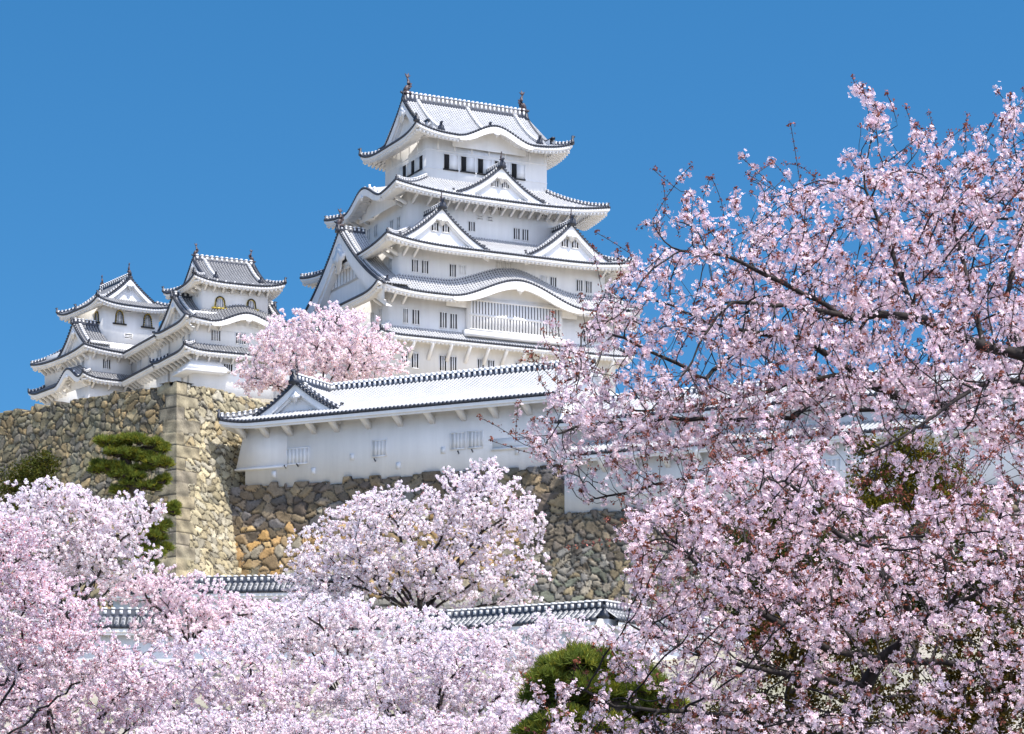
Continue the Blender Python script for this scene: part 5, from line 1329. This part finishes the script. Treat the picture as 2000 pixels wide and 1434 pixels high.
limbs = [
 ([(2330, 1980, 17.5), (2290, 1500, 17.5), (2230, 1050, 17.4), (2160, 850, 17.3)], None),
 ([(2080, 735, 17.2), (2000, 694, 17.0), (1920, 676, 17.0), (1844, 644, 16.9), (1792, 620, 16.8), (1720, 614, 16.8), (1660, 620, 16.7), (1560, 600, 16.6), (1440, 590, 16.4)], (0, 3)),
 ([(1770, 570, 16.9), (1745, 500, 17.0), (1715, 430, 17.1), (1690, 370, 17.1)], (1, 5)),
 ([(1890, 560, 17.3), (1870, 470, 17.5), (1850, 400, 17.5)], (1, 3)),
 ([(1960, 600, 17.6), (1990, 480, 17.8), (2020, 370, 18)], (1, 2)),
 ([(2090, 790, 16.4), (1990, 745, 16.1), (1949, 739, 16.0), (1925, 748, 16.0), (1886, 769, 15.9), (1850, 793, 15.8), (1805, 826, 15.7), (1755, 858, 15.6), (1690, 890, 15.6)], (0, 3)),
 ([(2060, 860, 18.2), (1940, 830, 18.6), (1850, 800, 18.7), (1805, 781, 18.7), (1760, 775, 18.7), (1724, 760, 18.6), (1694, 750, 18.6), (1634, 735, 18.6), (1560, 745, 18.6), (1470, 770, 18.5), (1380, 790, 18.4), (1280, 800, 18.3)], (0, 3)),
 ([(1640, 712, 18.4), (1604, 685, 18.2), (1560, 660, 18.1), (1470, 650, 18), (1380, 630, 17.9), (1290, 590, 17.8)], (6, 6)),
 ([(1790, 806, 18.9), (1730, 797, 18.9), (1670, 802, 18.8), (1634, 817, 18.7), (1592, 850, 18.6), (1550, 900, 18.6), (1510, 950, 18.5)], (6, 3)),
 ([(1546, 817, 17.9), (1437, 820, 17.8), (1319, 817, 17.8), (1252, 823, 17.7), (1145, 830, 17.6), (1080, 850, 17.5)], (6, 8)),
 ([(1500, 880, 18.5), (1459, 898, 18.4), (1406, 912, 18.3), (1364, 932, 18.2), (1280, 946, 18.1), (1210, 965, 18), (1140, 980, 18)], (8, 5)),
 ([(1380, 740, 17.6), (1300, 700, 17.4), (1220, 660, 17.3), (1150, 640, 17.2)], (7, 4)),
 ([(1500, 540, 16.6), (1420, 500, 16.5), (1330, 490, 16.4)], (1, 7)),
]
THIN_L = [(1040, 540), (1330, 450), (1380, 620), (1260, 900), (1040, 900)]
THIN_T = [(1180, 440), (1600, 320), (1680, 450), (1420, 560), (1200, 640)]
SK = [(1270, 420), (1440, 410), (1440, 470), (1270, 480)]
near_tree('near cherry tree with long dark limbs and red buds spreading across the right', limbs,
    [(8200, UP, 15.6, 19.4, [(HOLE_S, .5), (THIN_L, .62), (THIN_T, .60)], .75), (260, SPRIG, 16.6, 17.6, [], 0), (110, [(1395, 470), (1420, 380), (1470, 350), (1560, 350), (1560, 430), (1460, 480)], 16.4, 17.4, [], 0), (170, [(1860, 330), (1890, 250), (1960, 170), (2080, 150), (2080, 330)], 17, 18.4, [], 0), (70, [(1240, 480), (1300, 390), (1370, 350), (1400, 450)], 16.2, 17, [], 0), (650, LOWL, 17, 18.6, [], .4), (60, SK, 16.2, 16.8, [], 0), (800, [(1150, 730), (1650, 730), (1650, 880), (1350, 900), (1150, 860)], 16.8, 19.2, [], .75), (130, HOLE_G, 15.5, 17.5, [], 0), (900, [(1640, 620), (2100, 560), (2100, 860), (1640, 830)], 15.2, 19.6, [], .3)],
    tuple(pt(2330, 1980, 19.3)), 201, maxn=30000, rtr=.14, dd=1.8)

LO = [(1210, 1020), (1290, 975), (1400, 930), (1500, 880), (1620, 870), (1660, 960), (1780, 985), (1930, 950), (2100, 880), (2100, 1480), (1080, 1480), (1060, 1420), (1150, 1330), (1240, 1250), (1220, 1130)]
H1 = [(1480, 1260), (1960, 1240), (2060, 1480), (1500, 1480)]
H2 = [(1000, 1270), (1310, 1265), (1320, 1434), (1000, 1450)]
limbs2 = [
 ([(1640, 2010, 19.5), (1660, 1700, 19.4), (1670, 1434, 19.2), (1690, 1340, 19.1), (1720, 1288, 19.0), (1760, 1258, 18.9)], None),
 ([(1808, 1216, 18.8), (1840, 1192, 18.7), (1900, 1165, 18.6), (1970, 1120, 18.5), (2040, 1060, 18.4)], (0, 5)),
 ([(1775, 1200, 18.4), (1760, 1148, 18.2), (1716, 1116, 18.0), (1692, 1084, 17.9), (1648, 1052, 17.8), (1600, 1016, 17.7), (1560, 960, 17.6)], (0, 5)),
 ([(1620, 1270, 18.6), (1540, 1230, 18.3), (1450, 1170, 18.1), (1370, 1110, 17.9), (1300, 1040, 17.8)], (0, 4)),
 ([(1600, 1330, 18.6), (1500, 1310, 18.3), (1400, 1290, 18.1), (1300, 1250, 17.9), (1230, 1220, 17.8)], (0, 3)),
 ([(1935, 1100, 18.3), (1940, 1050, 18.2), (1962, 980, 18.1)], (1, 2)),
 ([(1570, 1420, 18.4), (1450, 1400, 18.0), (1340, 1390, 17.7), (1200, 1380, 17.5), (1120, 1340, 17.4)], (0, 2)),
 ([(1900, 1300, 19), (1980, 1270, 18.9), (2060, 1230, 18.8)], (0, 4)),
 ([(1850, 1120, 18.3), (1840, 1060, 18.2), (1830, 1010, 18.1)], (1, 1)),
]
near_tree('near cherry tree with crowded pink blossom filling the lower right over dark evergreens', limbs2,
    [(7800, LO, 16.4, 20.4, [(H1, .85), (H2, .88)], .72)], tuple(pt(1640, 2010, 17.9)), 203, maxn=30000, rtr=.12, up=.10, pink=.02, dd=-1.6)

# ---- evergreens
def pine(name, pads, d, label, seed, base, tuft=.22, n_per=260, mat=None, leafy=False, cat='pine tree', group=None):
    rng = np.random.default_rng(seed); gz = ground_z(*base); root = thing(name, (*base, gz), 0, label, cat, group); off = np.array([*base, gz])
    blobs = px_blobs(pads, d, 1.0)
    if not leafy:
        sub = []
        for b in blobs:                                       # each pad breaks up into ragged clumps
            k = 5 if b[3] > 1.1*b[5] else 3
            for _ in range(k):
                f = rng.uniform(.38, .62); u = rng.uniform(-.75, .75, 2)
                sub.append((b[0]+u[0]*b[3], b[1]+u[1]*b[4], b[2]+rng.normal(0, .75)*b[5], b[3]*f, b[4]*f, b[5]*rng.uniform(.6, 1.15)))
        blobs = sub
    blobs.sort(key=lambda b: b[2])
    top = np.array(blobs[-1][:3]); tp = trunk_path(np.array([*base, gz-.3]), top, 12, rng, .16)
    nodes = list(tp); par_ = [-1]+list(range(len(tp)-1)); bl_end = []
    for b in blobs:
        c = np.array(b[:3]); k = int(np.argmin(np.abs(tp[:, 2]-(c[2]-.4*b[3])))); a = nodes[k]; prev = k; m = 6
        for i in range(1, m+1):
            t = i/m; nodes.append(a+(c-np.array([0, 0, b[5]*.5])-a)*t+np.array([0, 0, .12*np.linalg.norm(c-a)*math.sin(math.pi*t)])); par_.append(prev); prev = len(nodes)-1
        for _ in range(9):
            e = c+rng.normal(0, .45, 3)*np.array(b[3:6])*np.array([1, 1, .5]); p0 = nodes[prev]
            nodes.append(p0+(e-p0)*.5+rng.normal(0, .05, 3)); par_.append(prev); nodes.append(e); par_.append(len(nodes)-2)
    P, pa = np.array(nodes), np.array(par_); rad, _ = radii(pa, .02 if not leafy else .012, 2.1, rmax=.28)
    link('trunk', branch_mesh('trunk', P-off, pa, rad, M_BARK_PINE, 6), root)
    parts = []
    for b in blobs:
        area = b[3]*b[4]*math.pi; n = int(n_per*area)+60
        v = rng.normal(0, 1, (n, 3)); v /= np.linalg.norm(v, axis=1, keepdims=True)
        if not leafy: v[:, 2] = np.abs(v[:, 2])*.95-.12
        w = 1+.30*np.sin(v[:, 0:1]*5+b[0])+.24*np.sin(v[:, 1:2]*7+b[2]*3)+.12*np.sin(v[:, 2:]*9+v[:, :1]*6)
        rr = rng.uniform(.55 if leafy else .6, 1, (n, 1))**.6
        C = np.array(b[:3])+v*rr*w*np.array(b[3:6])
        lum = np.clip(rng.normal(.95, .22, (n, 1)), .4, 1.6)*np.where(rng.uniform(0, 1, (n, 1)) < .3, np.array([[1.5, 1.15, .8]]), np.array([[1., 1., 1.]]))
        if leafy:
            m = 7; Q = np.repeat(C, m, 0)+rng.normal(0, tuft*.45, (n*m, 3)); L = np.repeat(lum, m, 0)*rng.uniform(.75, 1.25, (n*m, 1))
            parts.append(quads(Q, rng.uniform(.5, 1.0, (len(Q), 1))*tuft*.55, .62, rng, L, np.repeat(v, m, 0), .9))
        else:                                                # tufts of needles radiating up and out
            m = 11; o = np.repeat(C, m, 0); L = np.repeat(lum, m, 0)*rng.uniform(.7, 1.25, (n*m, 1))
            dr = np.repeat(v*np.array([.9, .9, .5])+np.array([0, 0, .75]), m, 0)+rng.normal(0, .62, (n*m, 3)); dr /= np.linalg.norm(dr, axis=1, keepdims=True)
            ln = tuft*rng.uniform(.6, 1.15, (n*m, 1)); sd = np.cross(dr, rng.normal(0, 1, dr.shape)); sd /= np.linalg.norm(sd, axis=1, keepdims=True); wd = tuft*.055
            V = np.stack([o-sd*wd, o+sd*wd, o+dr*ln+sd*wd*.4, o+dr*ln-sd*wd*.4], 1).reshape(-1, 3)
            parts.append((V, np.arange(len(V)).reshape(-1, 4), np.repeat(L, 4, 0)))
    V, Fq, T1 = cat_mesh(parts)
    link('foliage', mesh_np('foliage', V-off, Fq, [mat or M_NEEDLE], tint=T1*np.ones((1, 3))), root)
    return root
def bs(px, d): return ((px-1000)/F_PX*d, d)
pine('pine_tree', [(230, 868, 34, 8), (280, 866, 34, 8), (312, 876, 14, 5), (250, 890, 38, 9), (285, 896, 22, 6), (205, 914, 34, 9), (240, 924, 26, 7), (306, 908, 30, 8), (255, 944, 26, 8), (303, 946, 26, 8), (232, 958, 14, 6), (332, 996, 15, 7), (316, 1028, 17, 7), (290, 1053, 29, 9), (304, 1079, 30, 8), (282, 1100, 26, 7)], 126, 'layered dark green pine growing against the tall stone wall near its corner', 301, bs(285, 126), .30, 75)
pine('conifer_bush', [(88, 905, 30, 22), (60, 925, 38, 25), (35, 945, 34, 28), (75, 955, 45, 30), (20, 985, 30, 30)], 122, 'rounded olive green bush against the tall wall at far left', 302, bs(60, 122), .30, 60, M_LEAF, True, 'bush', None)
pine('pine_tree', [(1165, 1318, 105, 34), (1110, 1330, 60, 26), (1215, 1312, 60, 24), (1080, 1362, 58, 34), (1255, 1345, 56, 28), (1165, 1362, 80, 22), (1100, 1385, 60, 20), (1230, 1385, 90, 26), (1150, 1415, 80, 22), (1290, 1420, 70, 24), (1055, 1430, 60, 16)], 41, 'clipped bright green pine with cloud shaped pads at bottom centre', 303, bs(1180, 41), .16, 420)
pine('evergreen_tree', [(1770, 865, 34, 30), (1800, 905, 44, 34), (1730, 905, 36, 30), (1850, 930, 40, 34), (1690, 935, 34, 30), (1900, 975, 40, 34), (1780, 960, 60, 38), (1690, 872, 22, 20), (1830, 985, 50, 34), (1700, 990, 50, 30)], 72, 'olive green leafy tree seen through a gap in the near blossom', 304, bs(1790, 72), .22, 150, M_LEAF_OLIVE, True, 'evergreen tree', None)
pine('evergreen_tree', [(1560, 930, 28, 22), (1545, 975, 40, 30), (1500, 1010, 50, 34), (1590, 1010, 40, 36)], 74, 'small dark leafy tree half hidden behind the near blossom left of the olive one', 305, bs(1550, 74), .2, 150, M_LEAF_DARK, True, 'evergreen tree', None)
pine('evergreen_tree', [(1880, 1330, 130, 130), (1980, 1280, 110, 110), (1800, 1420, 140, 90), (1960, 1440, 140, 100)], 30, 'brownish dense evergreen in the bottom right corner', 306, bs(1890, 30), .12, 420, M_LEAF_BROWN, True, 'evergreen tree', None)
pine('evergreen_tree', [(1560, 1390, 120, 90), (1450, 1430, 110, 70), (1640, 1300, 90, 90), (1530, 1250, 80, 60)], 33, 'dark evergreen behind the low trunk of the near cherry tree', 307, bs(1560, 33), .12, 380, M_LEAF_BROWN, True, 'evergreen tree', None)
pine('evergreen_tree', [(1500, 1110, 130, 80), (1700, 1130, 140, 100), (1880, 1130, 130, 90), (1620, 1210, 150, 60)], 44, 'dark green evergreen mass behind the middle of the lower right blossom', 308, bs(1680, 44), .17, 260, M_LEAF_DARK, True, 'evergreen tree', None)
